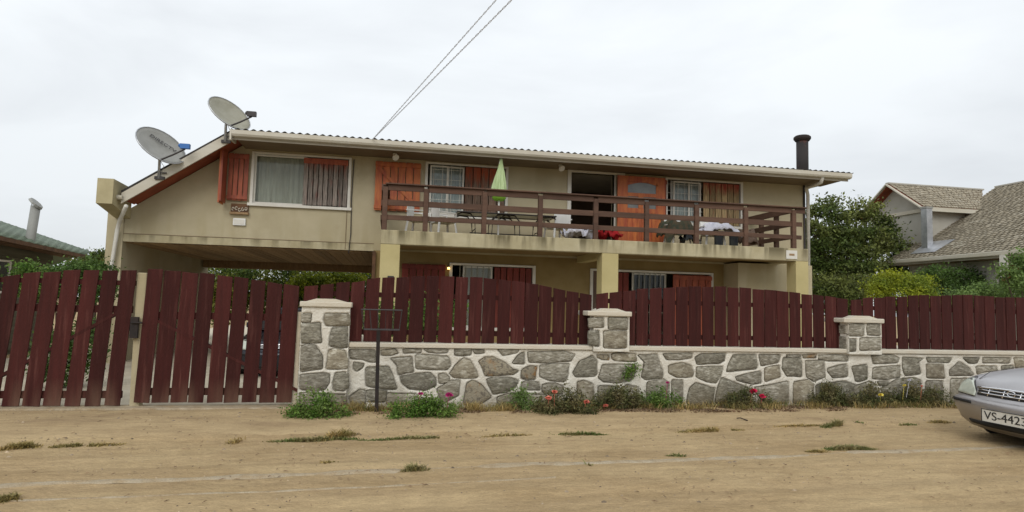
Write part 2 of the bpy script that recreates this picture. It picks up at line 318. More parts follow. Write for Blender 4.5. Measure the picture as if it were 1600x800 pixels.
# ------------------------------------------------------------------ ground
def lin(a, b, n): return [a+(b-a)*i/n for i in range(n+1)]
def kerb_y(x): return 7.9+.045*x*.9
def gh(x, y):
    if not (-16 < x < 22 and -2 < y < 10.6): return 0
    e = noise.noise((x*.35, y*.8, 0))*.022+noise.noise((x*1.7, y*3.1, 3))*.010+noise.noise((x*4.3, y*7, 7))*.0065
    e -= .006
    for yr, wd in ((6.9+.05*x, .13), (5.3+.06*x, .16), (4.6+.06*x, .14)): e -= .016*math.exp(-((y-yr)/wd)**2)
    t = max(0, min(1, (y-kerb_y(x)+.12)/.3)); e += .035*t*t*(3-2*t)
    f = min(1, (x+16)/3, (22-x)/3, (y+2)/2, (10.6-y)/1.0); return e*max(0, f)
xs = [-400, -160, -70, -34, -22]+lin(-16, 22, 300)+[30, 48, 90, 180, 400]
ys = [-300, -80, -20, -6]+lin(-2, 10.6, 150)+[12, 16, 24, 40, 80, 180, 500]
mb = MB(); mb.v = [(x, y, gh(x, y)) for y in ys for x in xs]
nx = len(xs); mb.f = [(j*nx+i, j*nx+i+1, (j+1)*nx+i+1, (j+1)*nx+i) for j in range(len(ys)-1) for i in range(nx-1)]
mb.build('ground', M['sand'], None, True, kind='structure')
mb = MB(); pxs = lin(-14, 20, 240); pys = lin(0, 1, 14)
for t in pys:
    for x in pxs:
        yk = kerb_y(x)+.05+.06*noise.noise((x*1.3, 0, 5)); y = yk+(9.86-yk)*t
        mb.v.append((x, y, gh(x, y)+(.006 if 0 < t < 1 else -.012)+noise.noise((x*2.2, y*3, 9))*.004))
nx = len(pxs); mb.f = [(j*nx+i, j*nx+i+1, (j+1)*nx+i+1, (j+1)*nx+i) for j in range(14) for i in range(nx-1)]
mb.build('pavement', M['path'], None, True, kind='structure')
def strip(name, y_of, w, x0, x1, n, m, z=.006, gaps=0, seed=0):
    mb = MB(); X = lin(x0, x1, n); prev = None
    for i, x in enumerate(X):
        ww = w*(.7+.9*noise.noise((x*2.1, seed, 0))); ww = max(ww, .004)
        if gaps and noise.noise((x*.9, seed, 4)) > gaps: ww = .001
        y = y_of(x)+.03*noise.noise((x*.8, seed, 2)); a = len(mb.v)
        hz = max(gh(x, y-.06), gh(x, y+.06))+z
        mb.v += [(x, y-ww, hz-.012), (x, y-ww*.6, hz), (x, y+ww*.6, hz), (x, y+ww, hz-.012)]
        if prev is not None: mb.f += [(prev+k, a+k, a+k+1, prev+k+1) for k in range(3)]
        prev = a
    return mb.build(name, m, None, True, kind='structure')
strip('kerb', lambda x: 6.34+.055*x, .095, -8, 15, 320, M['kerb'], .007, .30, 1)
strip('kerb', lambda x: 5.85+.045*x, .024, -6, 1.6, 160, M['kerb'], .006, .26, 5)
box(-9, -.36, 10.12, 40, -.1, .012).build('driveway', M['concrete'], None, kind='structure')
box(-.355, 26, 10.3, 40, -.1, .012).build('yard_paving', M['concrete'], None, kind='structure')
box(-9, -1.22, 9.78, 10.115, -.1, .05).build('gate_threshold', M['kerb'], None, False, .012, kind='structure')

# ------------------------------------------------------------------ house
H = thing('house', 'two storey cream stucco house with long corrugated roof, balcony and carport', 'house', (3, 16.6, 0))
YW = 16.6
w1 = (-3.43, -1.08, 3.95, 5.19); w2 = (.84, 2.98, 3.90, 5.22); w3 = (7.5, 9.82, 3.98, 5.22); dr = (4.75, 5.98, 3.2, 5.24)
RY = 15.8   # plane of the rake board
_r0, _r1 = at(190, 300, RY), at(362, 205, RY)
slope = (_r1.z-_r0.z)/(_r1.x-_r0.x)
def rk(x): return _r1.z+(x-_r1.x)*slope
RXE = _r1.x
mb = MB(); wall_holes(mb, -3.64, 11.86, 2.9, 5.36, YW, YW+.2, [w1, w2, w3, dr])
mb.prism_y([(-6.24, 2.88), (-3.641, 2.9), (-3.641, rk(-3.641)-.2), (-6.24, rk(-6.24)-.2)], YW, YW+.2)
mb.build('upper_wall', M['stucco'], H)
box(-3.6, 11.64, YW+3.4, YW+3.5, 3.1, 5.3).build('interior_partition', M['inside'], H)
g1 = (1.55, 3.78, 1.0, 2.60); g2 = (5.36, 8.9, .4, 2.58)
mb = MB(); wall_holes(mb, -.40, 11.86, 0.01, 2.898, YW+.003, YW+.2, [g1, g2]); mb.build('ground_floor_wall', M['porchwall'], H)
mb = MB().box(11.66, 11.86, YW+.2, 23.8, 0.01, 5.36).box(-.4, -.2, YW+.2, 24, 0.01, 2.86).box(-.2, 11.86, 23.8, 24, 0.01, 5.36).box(-6.3, -.2, 23.8, 24, 2.95, 5.36 if 0 else 3.6)
mb.build('side_wall', M['stucco'], H)
box(9.26, 11.5, 15.84, YW, .01, 2.897).build('projecting_room_wall', M['stucco'], H)
mb = MB().box(-6.60, -6.245, YW-.02, 24, .01, 3.60); mb.build('carport_side_wall', M['stucco'], H)
MB().prism_x([(15.5, 3.62), (YW-.03, 3.42), (YW-.03, 4.14), (15.5, 4.18)], -6.43, -6.10).build('parapet', M['beam2'], H)
box(-6.27, 11.66, YW+.2, 23.8, 2.95, 3.15).build('floor_slab', M['concrete'], H)
# joints on the stucco and conduit
mb = MB().box(-6.24, -.42, YW-.012, YW, 3.06, 3.075).box(-1.13, -1.115, YW-.014, YW, 2.9, 3.95); mb.build('joint_strip', M['eave'], H)
box(-6.24, -.42, YW-.006, YW+.0, 2.88, 3.055).build('lower_band', M['beam'], H)
MB().tube([(-1.0, YW-.03, 5.2), (-1.02, YW-.03, 4.2), (-1.0, YW-.03, 3.3), (-1.03, YW-.03, 2.8)], .012, 6).build('conduit', M['dark'], H)
# carport ceiling boards
n = 34
for i in range(n):
    x0 = -6.26+i*(5.85/n); box(x0+.006, x0+5.85/n-.004, YW+.22, 23.7, 2.865+random.uniform(-.004, .004), 2.885).build('ceiling_board', M['ceilwood'], H)
box(-6.26, -.41, YW+.2, 23.78, 2.89, 2.948).build('ceiling_backing', M['inside'], H)
box(-6.2, -.42, 23.2, 23.6, 2.62, 2.86).build('ceiling_beam', M['ceilwood'], H)
# roof
box(-3.62, 12.36, 15.46, 16.598, 5.30, 5.315).build('eave_board', M['eave'], H)
MB().prism_x([(15.47, 5.32), (24.4, 5.38), (24.4, 5.50), (19.6, 5.68), (15.47, 5.45)], -3.6, 12.36).build('roof_core', M['fascia'], H)
mb = MB(); X = lin(-3.68, 12.42, 1100); Yr = [(15.30, 5.485), (17, 5.56), (19.6, 5.72), (24.5, 5.54)]
for y, z in Yr:
    for x in X: mb.v.append((x, y, z-.028+.019*math.sin(x*2*math.pi/.17)))
nx = len(X); mb.f = [(j*nx+i, j*nx+i+1, (j+1)*nx+i+1, (j+1)*nx+i) for j in range(3) for i in range(nx-1)]
o = mb.build('roof_sheet', M['roofing'], H, True); md = o.modifiers.new('s', 'SOLIDIFY'); md.thickness = .012
MB().prism_x([(15.30, 5.345), (15.33, 5.30), (15.42, 5.29), (15.45, 5.31), (15.45, 5.44), (15.43, 5.44), (15.42, 5.335), (15.34, 5.335), (15.325, 5.43), (15.295, 5.435)], -3.66, 12.38).build('gutter', M['gutter'], H)
box(-3.66, 12.37, 15.452, 15.47, 5.24, 5.44).build('fascia_board', M['fascia'], H)
# left slope: rake
xl = _r0.x
MB().prism_y([(xl, rk(xl)-.02), (RXE, rk(RXE)-.02), (RXE, rk(RXE)+.03), (xl, rk(xl)+.03)], RY-.03, 24.3).build('slope_roof_sheet', M['roofing'], H)
MB().prism_y([(xl+.02, rk(xl)-.27), (RXE, rk(RXE)-.27), (RXE, rk(RXE)-.025), (xl+.02, rk(xl)-.025)], RY-.05, RY).build('rake_board', M['gutter'], H)
MB().prism_x([(15.30, 5.44), (15.30, 5.2), (15.42, 5.2), (RY, 5.22), (RY, 5.5)], -3.70, -3.662).build('gutter_return', M['gutter'], H)
for i in range(5):
    y0 = RY+.004+i*.128
    MB().prism_y([(xl+.05, rk(xl)-.19), (-3.66, rk(-3.66)-.19), (-3.66, rk(-3.66)-.17), (xl+.05, rk(xl)-.17)], y0, y0+.122).build('soffit_board', M['soffit'], H)
MB().prism_y([(xl+.05, rk(xl)-.16), (-3.62, rk(-3.62)-.16), (-3.62, rk(-3.62)-.03), (xl+.05, rk(xl)-.03)], RY+.01, 24.2).build('slope_core', M['soffit'], H)
# left gutter return and bracket at parapet
MB().tube([(-5.98, 15.7, 3.80), (-6.09, 15.7, 3.80), (-6.09, 16.4, 3.82)], .05, 8).build('gutter_outlet', M['gutter'], H)
p0 = at(197, 322, 15.6); p1 = at(187, 345, 16.4); p2 = at(183, 360, YW-.12); p3 = at(174, 418, YW-.12); p4 = at(170, 438, YW-.12)
MB().tube([p0, p1, p2, p3, (p4.x-.05, YW-.12, .1)], .045, 10).build('downpipe', M['white'], H, True)
e0 = at(1285, 276, 15.4); e1 = at(1283, 285, 15.5); e2 = at(1260, 294, 16.3)
MB().tube([e0, e1, e2, (11.9, YW-.06, 5.02), (11.9, YW-.06, .1)], .05, 10).build('downpipe', M['white'], H, True)
MB().tube([(11.80, YW-.03, 5.3), (11.80, YW-.03, 3.1)], .03, 8).build('conduit', M['dark'], H)
# windows ------------------------------------------------------------
def frame_mb(x0, x1, z0, z1, y, t=.07, d=.10, sill=True):
    mb = MB().box(x0-t*.4, x0+t*.6, y-.04, y+d, z0, z1).box(x1-t*.6, x1+t*.4, y-.04, y+d, z0, z1)
    mb.box(x0-t*.4, x1+t*.4, y-.043, y+d, z1, z1+t*.7)
    if sill: mb.box(x0-.07, x1+.07, y-.075, y+d, z0-t, z0)
    return mb
def wavy(x0, x1, z0, z1, y, amp=.03, per=.16, seed=0):
    mb = MB(); X = lin(x0, x1, max(8, int((x1-x0)/.02))); 
    for z in (z0, (z0+z1)/2, z1):
        for x in X: mb.v.append((x+.01*math.sin(z*3+x*5), y+amp*math.sin(2*math.pi*x/per+2*noise.noise((x*3, seed, z*.5)))*(.6+.5*noise.noise((x*2, seed, 0))), z))
    nx = len(X); mb.f = [(j*nx+i, j*nx+i+1, (j+1)*nx+i+1, (j+1)*nx+i) for j in range(2) for i in range(nx-1)]; return mb
def shutter(x0, x1, z0, z1, y, n, mt, parent=H, brace=0, top=True, ledger=None, label=None):
    """boards facing the street, with ledger rails as the shutter's own mesh"""
    mb = MB(); lm = ledger or mt; h = .11
    if top: mb.box(x0, x1, y-.045, y-.02, z1-h-.03, z1-.03).box(x0, x1, y-.045, y-.02, z0+.04, z0+.04+h*.8)
    else: mb.box(x0, x1, y+.022, y+.04, z0+.05, z0+.15)
    if brace:
        a = (x0+.06, y-.034, z1-h-.05) if brace > 0 else (x1-.06, y-.034, z1-h-.05); b = (x1-.06, y-.034, z0+.14) if brace > 0 else (x0+.06, y-.034, z0+.14)
        mb.bar(a, b, .022, .085, (0, 0, 1))
    mb.box(x0+.03, x0+.07, y-.02, y+.024, z0+.06, z1-.06) if top else None
    s = mb.build('shutter', lm, parent, bevel=.004)
    if label: s['label'] = label
    st = (x1-x0)/n
    for i in range(n):
        box(x0+i*st+.010, x0+(i+1)*st-.010, y-.018+random.uniform(-.003, .003), y+.018, z0+random.uniform(0, .012), z1-random.uniform(0, .012)).build('board', mt, s, bevel=.004)
    return s
def grille(x0, x1, z0, z1, y, nv, nh, parent, r=.009, m=None):
    mb = MB()
    for i in range(nv): x = x0+(x1-x0)*(i+.5)/nv; mb.tube([(x, y, z0), (x, y, z1)], r, 5)
    for j in range(nh): z = z0+(z1-z0)*(j+.5)/nh; mb.tube([(x0, y-.012, z), (x1, y-.012, z)], r, 5)
    mb.build('grille', m or M['white'], parent)
def sash(x0, x1, z0, z1, y, parent, t=.045, m=None):
    s = MB().box(x0, x0+t, y, y+.04, z0, z1).box(x1-t, x1, y, y+.04, z0, z1).box(x0+t, x1-t, y, y+.04, z0, z0+t).box(x0+t, x1-t, y, y+.04, z1-t, z1).build('sash', m or M['white'], parent)
    box(x0+t, x1-t, y+.014, y+.022, z0+t, z1-t).build('pane', M['glass'], parent)
# W1
f = frame_mb(*w1, YW).build('window', M['white'], H, bevel=.005)
sash(w1[0]+.04, -2.14, w1[2], w1[3], YW+.03, f)
wavy(w1[0]+.04, -2.2, w1[2], w1[3], YW+.17, .028, .13).build('curtain', M['curtain'], f, True)
shutter(-2.22, -1.13, w1[2]+.02, w1[3]-.01, YW+.012, 9, M['worn1'], f, top=False)
box(-2.22, -1.14, YW-.028, YW-.008, 5.03, 5.165).build('valance', M['red'], f)
shutter(-3.98, -3.50, 3.98, 5.16, YW-.06, 4, M['red'], label='red board shutter folded open left of the big window')
s = box(-4.04, -4.0, YW-.52, YW-.08, 3.9, 5.2).build('shutter', M['red'], H); s['label'] = 'red shutter leaf standing edge on to the street'
for k in range(3): box(-4.075, -4.042, YW-.51+k*.145, YW-.38+k*.145, 3.86, 5.18).build('board', M['orange'], s)
# W2
f = frame_mb(*w2, YW).build('window', M['white'], H, bevel=.005)
sash(.94, 1.42, w2[2]+.02, w2[3]-.02, YW+.03, f); sash(1.40, 1.84, w2[2]+.02, w2[3]-.02, YW+.07, f)
grille(.92, 1.84, w2[2], w2[3], YW+.02, 4, 5, f, .007)
wavy(.95, 1.84, w2[2], w2[3], YW+.19, .02, .14).build('curtain', M['sheer'], f, True)
shutter(1.86, 2.92, w2[2]+.02, w2[3]-.01, YW+.03, 5, M['worn2'], f, top=False)
shutter(-.46, .70, 3.92, 5.2, YW-.06, 6, M['orange'], brace=1, label='bright orange shutter with a diagonal brace opened at the balcony corner')
# W3
f = frame_mb(*w3, YW).build('window', M['white'], H, bevel=.005)
sash(7.74, 8.24, w3[2]+.02, w3[3]-.02, YW+.03, f); sash(8.2, 8.6, w3[2]+.02, w3[3]-.02, YW+.07, f)
grille(7.56, 8.6, w3[2], w3[3], YW+.02, 5, 5, f, .007)
wavy(7.74, 8.6, w3[2], w3[3], YW+.19, .02, .14, 4).build('curtain', M['sheer'], f, True)
shutter(8.64, 9.76, w3[2]+.02, w3[3]-.01, YW+.03, 6, M['worn3'], f, top=False)
shutter(7.1, 7.5, 3.98, 5.2, YW-.05, 3, M['red'], label='red shutter half hidden behind the open door')
# door
fd = MB().box(dr[0]-.1, dr[0], YW-.04, YW+.15, dr[2], dr[3]+.08).box(dr[1], dr[1]+.04, YW-.03, YW+.15, dr[2], dr[3]).box(dr[0], dr[1]+.3, YW-.043, YW+.15, dr[3], dr[3]+.08).build('door_frame', M['white'], H)
# open leaf, hinged at right jamb, folded back against the wall
dx0, dx1, dz0, dz1 = 6.0, 7.38, 3.24, 5.2; dy = YW-.24
D = MB(); t = .23
D.box(dx0, dx0+t+.06, dy, dy+.05, dz0, dz1).box(dx1-t-.04, dx1, dy, dy+.05, dz0, dz1).box(dx0+t+.06, dx1-t-.04, dy, dy+.05, dz1-.15, dz1).box(dx0+t+.06, dx1-t-.04, dy, dy+.05, 4.64, 4.74).box(dx0+t+.06, dx1-t-.04, dy, dy+.05, 4.2, 4.32).box(dx0+t+.06, dx1-t-.04, dy, dy+.05, dz0, dz0+.2)
D.box(6.60, 6.74, dy, dy+.05, 4.32, 4.64)
pts = [(dx0+t+.06, dz1-.151)]+[(dx0+t+.06+(dx1-dx0-2*t-.02)*i/12, dz1-.255+.09*math.sin(math.pi*i/12)) for i in range(13)]+[(dx1-t-.04, dz1-.151)]
D.prism_y(list(reversed(pts)), dy, dy+.05)
d = D.build('door', M['orange'], H, bevel=.004); d['label'] = 'varnished orange front door standing open, glazed at the top'
box(dx0+t, dx1-t, dy+.02, dy+.03, 4.30, 5.1).build('pane', M['doorglass'], d)
for i in range(7):
    a = dx0+t+.065+i*.137; box(a, a+.13, dy+.006, dy+.04, dz0+.2, 4.2).build('board', M['orange'], d)
MB().tube([(7.26, dy-.05, 4.02), (7.26, dy-.05, 4.16)], .02, 6).tube([(7.26, dy-.05, 4.1), (7.26, dy, 4.1)], .012, 6).build('handle', M['black'], d)
# ground floor windows
def gwin(h, parts):
    f = frame_mb(*h, YW, t=.08).build('window', M['white'], H, bevel=.005); return f
f = gwin(g1, 0); sash(1.88, 2.66, g1[2], g1[3]-.01, YW+.04, f); grille(1.72, 2.64, g1[2], g1[3], YW+.0, 6, 2, f, .010, M['dish2'])
wavy(1.95, 2.64, g1[2], g1[3], YW+.25, .02, .14, 4).build('curtain', M['curtain'], f, True)
shutter(2.70, 3.72, g1[2], g1[3]-.01, YW+.03, 6, M['dkred'], f, top=False)
shutter(.30, 1.42, 1.0, 2.6, YW-.05, 6, M['dkred'], label='dark red shutter open beside the lower lamp')
f = gwin(g2, 0); sash(6.55, 7.55, g2[2], g2[3]-.01, YW+.05, f); grille(6.5, 7.6, g2[2], g2[3], YW+.0, 7, 1, f, .011, M['dish2'])
MB().box(5.42, 5.9, YW+.03, YW+.07, .4, 2.58).build('side_light', M['inside'], f)
shutter(5.92, 6.45, .4, 2.57, YW+.03, 3, M['dkred'], f, top=False)
shutter(7.70, 8.86, .4, 2.56, YW-.05, 6, M['red'], brace=-1, label='red braced shutter at the lower barred window')
# balcony
YB = 14.5
box(-.22, 10.43, YB, YB+.25, 2.89, 3.21).build('balcony_beam', M['beam'], H, bevel=.015)
box(-.22, .03, YB+.25, YW-.002, 2.89, 3.21).build('balcony_side_beam', M['beam'], H); box(10.18, 10.43, YB+.25, YW-.002, 2.89, 3.21).build('balcony_side_beam', M['beam'], H); box(4.95, 5.2, YB+.41, YW-.002, 2.78, 2.948).build('porch_beam', M['stucco2'], H)
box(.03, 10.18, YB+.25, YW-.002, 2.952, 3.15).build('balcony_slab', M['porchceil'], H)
for a, b in ((-.22, .21), (4.95, 5.36), (10.08, 10.43)):
    box(a, b, YB+.004, YB+.40, .012, 2.888).build('column', M['stucco2'], H, bevel=.01)
box(-.44, -.36, YW-.1, YW-.004, .012, 2.87).build('carport_post', M['rust'], H)
box(-.04, .10, YB-.006, YB+.004, 2.1, 2.18).build('meter_tag', M['dark'], H)
# porch lamps under the roof, lamp below
for x in (.02, 4.3):
    t_ = MB().tube([(x, 16.05, 5.30), (x, 16.05, 5.25)], .05, 8).tube([(x, 16.05, 5.245), (x+.02, 15.99, 5.19)], [.05, .09], 8)
    t_.build('eave_lamp', M['white'], H)
lp = MB().tube([(1.49, YW-.12, 2.48), (1.49, YW-.12, 2.53)], [.035, .025], 8).build('wall_lamp', M['bulb'], H); lp['label'] = 'small lit yellow lamp on the lower wall'
MB().box(1.46, 1.52, YW-.1, YW-.02, 2.55, 2.58).build('lamp_bracket', M['dark'], lp)
# chimney
C_ = MB().tube([(12.06, 17.0, 5.4), (12.06, 17.0, 6.78)], .17, 20); ch = C_.build('chimney', M['chim'], H, True)
MB().tube([(12.06, 17.0, 6.74), (12.06, 17.0, 6.80), (12.06, 17.0, 6.86), (12.06, 17.0, 6.9)], [.2, .245, .245, .2], 20).build('chimney_cap', M['black'], ch)
# plaques
T = thing('house_sign', 'small carved wooden name sign with white letters under the red shutter', 'sign', (-3.62, YW, 3.85))
c0, c1 = at(362, 318, YW), at(388, 336, YW)
box(c0.x, c1.x, YW-.05, YW-.002, c1.z+.05, c0.z).build('board', M['rust'], T)
box(c0.x-.02, c1.x+.02, YW-.10, YW-.002, c1.z, c1.z+.05).build('ledge', M['ceilwood'], T)
mb = MB()
for i in range(5):
    x = c0.x+.05+i*.075; z = c1.z+.13+.02*math.sin(i*2.1)
    mb.tube([(x+.025*math.cos(a), YW-.056, z+.04*math.sin(a)) for a in lin(.5*i, .5*i+5.2, 8)], .011, 5)
mb.build('carving', M['cap'], T)
T = thing('meter_box', 'small white box on the wall below the carved sign', 'box', (-3.7, YW, 3.4))
c0, c1 = at(365, 341, YW), at(384, 353, YW)
box(c0.x, c1.x, YW-.06, YW-.002, c1.z, c0.z).build('case', M['plastic'], T, bevel=.01); box(c0.x+.03, c1.x-.03, YW-.066, YW-.06, c1.z+.03, c0.z-.03).build('lid', M['white'], T)
T = thing('number_plate', 'white plaque at the right end of the balcony beam', 'plaque', (9.9, YB, 3.1))
c0, c1 = at(1228, 391, YB), at(1245, 405, YB)
box(c0.x, c1.x, YB-.02, YB-.002, c1.z, c0.z).build('plaque', M['white'], T); box(c0.x+.08, c1.x-.08, YB-.026, YB-.02, (c0.z+c1.z)/2-.025, (c0.z+c1.z)/2+.025).build('inset', M['ceilwood'], T)

# ------------------------------------------------------------------ balcony railing
T = thing('balcony_railing', 'brown timber balcony railing with three rails round the upper terrace', 'railing', (5, YB, 3.21))
posts = [-.16, .753, 2.098, 3.43, 4.793, 6.088, 7.392, 8.721, 10.06]
for x in posts: box(x-.055, x+.055, YB+.02, YB+.12, 3.212, 4.19).build('post', M['rail'], T, bevel=.006)
for x in (-.16, 10.06):
    for y in (15.25, 15.95): box(x-.05, x+.05, y, y+.1, 3.152 if 0 else 3.212, 4.18).build('post', M['rail'], T)
for a, b in zip(posts[:-1], posts[1:]):
    box(a+.002, b-.002, YB-.02, YB+.16, 4.245, 4.275).build('cap_rail', M['rail'], T, bevel=.004)
for z0, z1 in ((4.11, 4.243), (3.77, 3.90), (3.445, 3.555)):
    for a, b in zip(posts[:-1], posts[1:]):
        box(a+.057, b-.057, YB+.045, YB+.085, z0+random.uniform(-.006, .006), z1).build('rail', M['rail'], T, bevel=.004)
    for x in (-.16, 10.06): box(x-.09, x-.052, YB+.125, YW-.02, z0, z1).build('rail', M['rail'], T)
box(10.115, 10.38, YB+.05, YB+.09, 4.12, 4.24).build('rail', M['rail'], T); box(10.115, 10.3, YB+.05, YB+.09, 3.78, 3.89).build('rail', M['rail'], T); box(10.115, 10.28, YB+.05, YB+.09, 3.45, 3.55).build('rail', M['rail'], T)
box(10.062, 10.4, YB-.02, YB+.16, 4.245, 4.275).build('cap_rail', M['rail'], T)
for x in (-.16, 10.06): box(x-.09, x+.09, YB+.165, YW-.02, 4.24, 4.27).build('cap_rail', M['rail'], T)

# ------------------------------------------------------------------ satellite dishes
def dish(name, label, cx, cz, y, rx, rz, base, m, lnbm, tilt, word=None):
    T = thing(name, label, 'satellite dish', base)
    c = Vector((cx, y, cz)); nrm = Vector((.60, -.54, .585)).normalized()
    a = Vector((.80, .355, -.49)); a = (a-nrm*a.dot(nrm)).normalized(); b = nrm.cross(a).normalized()
    if b.z < 0: b = -b
    mb = MB(); K = 28; rings = 6; mb.v.append(tuple(c-nrm*.11))
    for r in range(1, rings+1):
        q = r/rings
        for k in range(K): t = 2*math.pi*k/K; mb.v.append(tuple(c+a*rx*q*math.cos(t)+b*rz*q*math.sin(t)-nrm*.11*(1-q*q)))
    mb.f = [(0, 1+k, 1+(k+1) % K) for k in range(K)]
    for r in range(rings-1):
        for k in range(K): mb.f.append((1+r*K+k, 1+(r+1)*K+k, 1+(r+1)*K+(k+1) % K, 1+r*K+(k+1) % K))
    o = mb.build('reflector', m, T, True); md = o.modifiers.new('s', 'SOLIDIFY'); md.thickness = .018
    MB().tube([tuple(c+a*rx*math.cos(2*math.pi*k/K)+b*rz*math.sin(2*math.pi*k/K)) for k in range(K+1)], .011, 6, False).build('rim', M['metal'], T)
    B = Vector(base); hub = c-nrm*.14-Vector((0, 0, .1))
    MB().tube([B, (B.x-.01, B.y, hub.z-.1), hub], .032, 10).build('mast', M['metal'], T, True)
    MB().box(B.x-.09, B.x+.12, B.y-.02, B.y+.03, B.z-.02, B.z+.05).box(B.x+.02, B.x+.16, B.y-.02, B.y, B.z+.12, B.z+.15).build('bracket', M['dark'], T)
    low = c+a*rx*.3-b*rz*.86-nrm*.03; foc = c+Vector((.30, -.93, -.20))*.30+Vector((.95, .3, 0))*rx*.86+Vector((0, 0, -.02))
    MB().tube([low, (low+foc)/2-Vector((0, 0, .01)), foc], .020, 8).build('feed_arm', M['dark'], T)
    MB().bar(foc+Vector((-.10, 0, .06)), foc+Vector((.10, 0, .06)), .10, .11).tube([foc-Vector((.03, 0, -.04)), foc+Vector((-.13, .03, .09))], .045, 8).build('receiver', lnbm, T)
    if word:
        rot = Matrix((a, b, nrm)).transposed().to_4x4()
        text(word, .155, M['dark'], c+b*.17-nrm*.045, rot, T, sx=1.0)
    # loose cable
    MB().tube([hub, hub+Vector((.12, -.03, -.25)), Vector((B.x+.1, B.y-.03, B.z+.3)), Vector((B.x+.06, B.y-.03, B.z+.05))], .006, 5).build('cable', M['dish'], T)
DY = RY-.2
c = at(252, 227, DY)
dish('satellite_dish', 'grey satellite dish with lettering and a blue receiver, lower on the rake', c.x, c.z, DY, .56, .52, tuple(at(248, 279, RY-.08)), M['dish'], M['blue'], R(45), 'DIRECTV')
c = at(359, 177, DY)
dish('satellite_dish', 'plain beige satellite dish on the roof corner above the red shutter', c.x, c.z, DY, .52, .48, tuple(at(352, 222, RY-.08)), M['dish2'], M['dark'], R(45))

# ------------------------------------------------------------------ overhead cables (twisted pairs)
def cable(label, a, b, sag):
    a = Vector(a); b = Vector(b); mb = MB(); L_ = (b-a).length; n = int(L_/.045); A = []; B_ = []
    for i in range(n+1):
        t = i/n; p = a.lerp(b, t)-Vector((0, 0, sag*4*t*(1-t))); ph = i*.9
        o = Vector((math.cos(ph)*.008, 0, math.sin(ph)*.008)); A.append(p+o); B_.append(p-o)
    mb.tube(A, .005, 4).tube(B_, .005, 4); o = mb.build('overhead_cable', M['cable'], None, label=label, cat='cable', group='service cables to the roof')
M['cable'] = mat('grey_cable', (.34, .34, .36), .6, (.6, .6, .62), 30, 2, lo=.5, hi=.55)
anc = at(582, 218, 15.28)
p = at(775, 0, 9.5); d_ = (p-anc); cable('upper left cable of the two running down to the roof edge', anc, anc+d_*2.6, 0.0)
p = at(797, 0, 8.0); d_ = (p-anc); cable('lower right cable of the two running down to the roof edge', anc, anc+d_*1.9, 0.02)

# ------------------------------------------------------------------ balcony furniture
FZ = 3.152
def chair(label, x, y, rz, m=None, group='white plastic chairs on the balcony'):
    T = thing('plastic_chair', label, 'chair', (0, 0, 0), group)
    mm = m or M['plastic']
    MB().box(-.25, .25, -.24, .24, .40, .43).build('seat', mm, T, bevel=.012)
    MB().prism_y([(-.23, .44), (.23, .44), (.26, .80), (.19, .88), (-.19, .88), (-.26, .80)], .21, .235).build('backrest', mm, T, bevel=.01)
    for sx in (-1, 1):
        for sy in (-1, 1): MB().bar((sx*.22, sy*.21, .4), (sx*.27, sy*.26, 0), .045, .035).build('leg', mm, T)
        MB().bar((sx*.27, -.22, .63), (sx*.27, .23, .65), .05, .025).bar((sx*.27, -.2, .43), (sx*.27, -.2, .62), .04, .03).build('armrest', mm, T)
    T.location = (x, y, FZ); T.rotation_euler.z = rz
    T['label'] = label; return T
chair('white plastic chair before the orange shutter window', .65, 15.5, R(70))
chair('white plastic chair left of the glass table', 1.25, 15.6, R(110))
chair('white plastic chair under the dark clothes by the door', 7.35, 15.55, R(5))
chair('white plastic chair under the white shirt', 8.35, 15.55, R(-8))
chair('white plastic chair in front of the door frame', 4.15, 15.7, R(200))
T = thing('glass_table', 'long glass patio table on curved black metal legs', 'table', (2.6, 15.5, FZ))
box(1.55, 4.0, 15.25, 15.95, FZ+.66, FZ+.675).build('tabletop', M['tableglass'], T); MB().tube([(1.55, 15.25, FZ+.66), (4.0, 15.25, FZ+.66), (4.0, 15.95, FZ+.66), (1.55, 15.95, FZ+.66), (1.55, 15.25, FZ+.66)], .018, 6).build('table_rim', M['dark'], T)
for x, s in ((1.65, 1), (2.75, -1), (2.75, 1), (3.9, -1)):
    for y in (15.3, 15.9): MB().tube([(x-.1*s, y, FZ+.60), (x+.02*s, y, FZ+.65), (x+.22*s, y, FZ+.63), (x+.33*s, y, FZ+.5), (x+.35*s, y, FZ+.1), (x+.24*s, y, FZ+.0)], .018, 6).build('leg', M['dark'], T)
MB().tube([(1.9, 15.6, FZ+.2), (3.7, 15.6, FZ+.2)], .014, 6).tube([(2.0, 15.3, FZ+.27), (2.0, 15.9, FZ+.27)], .012, 6).tube([(3.6, 15.3, FZ+.27), (3.6, 15.9, FZ+.27)], .012, 6).build('stretcher', M['dark'], T)
# parasol
cx = at(780, 300, 15.55).x
T = thing('closed_parasol', 'folded lime green parasol on a white pole by the glass table', 'parasol', (cx, 15.55, FZ))
MB().tube([(cx, 15.55, FZ), (cx, 15.55, 5.16)], .022, 10).build('pole', M['plastic'], T)
mb = MB(); K = 48; lv = [(5.24, .022), (5.1, .032), (4.95, .05), (4.8, .075), (4.65, .095), (4.4, .125), (4.2, .15), (4.10, .17)]
tz = at(780, 246, 15.55).z; bz = at(780, 306, 15.55).z
for i, (z, r) in enumerate(lv):
    z = tz+(bz-tz)*(lv[0][0]-z)/(lv[0][0]-4.10)
    for k in range(K):
        t = 2*math.pi*k/K; rr = r*(1+.55*abs(math.sin(5*t+i*.18))-.3+.16*math.sin(3*t+i*.8))*(1+.05*math.sin(3*t))
        mb.v.append((cx+.03+rr*math.cos(t)*1.15-i*.005, 15.55+rr*math.sin(t), z))
for i in range(len(lv)-1):
    for k in range(K): mb.f.append((i*K+k, (i+1)*K+k, (i+1)*K+(k+1) % K, i*K+(k+1) % K))
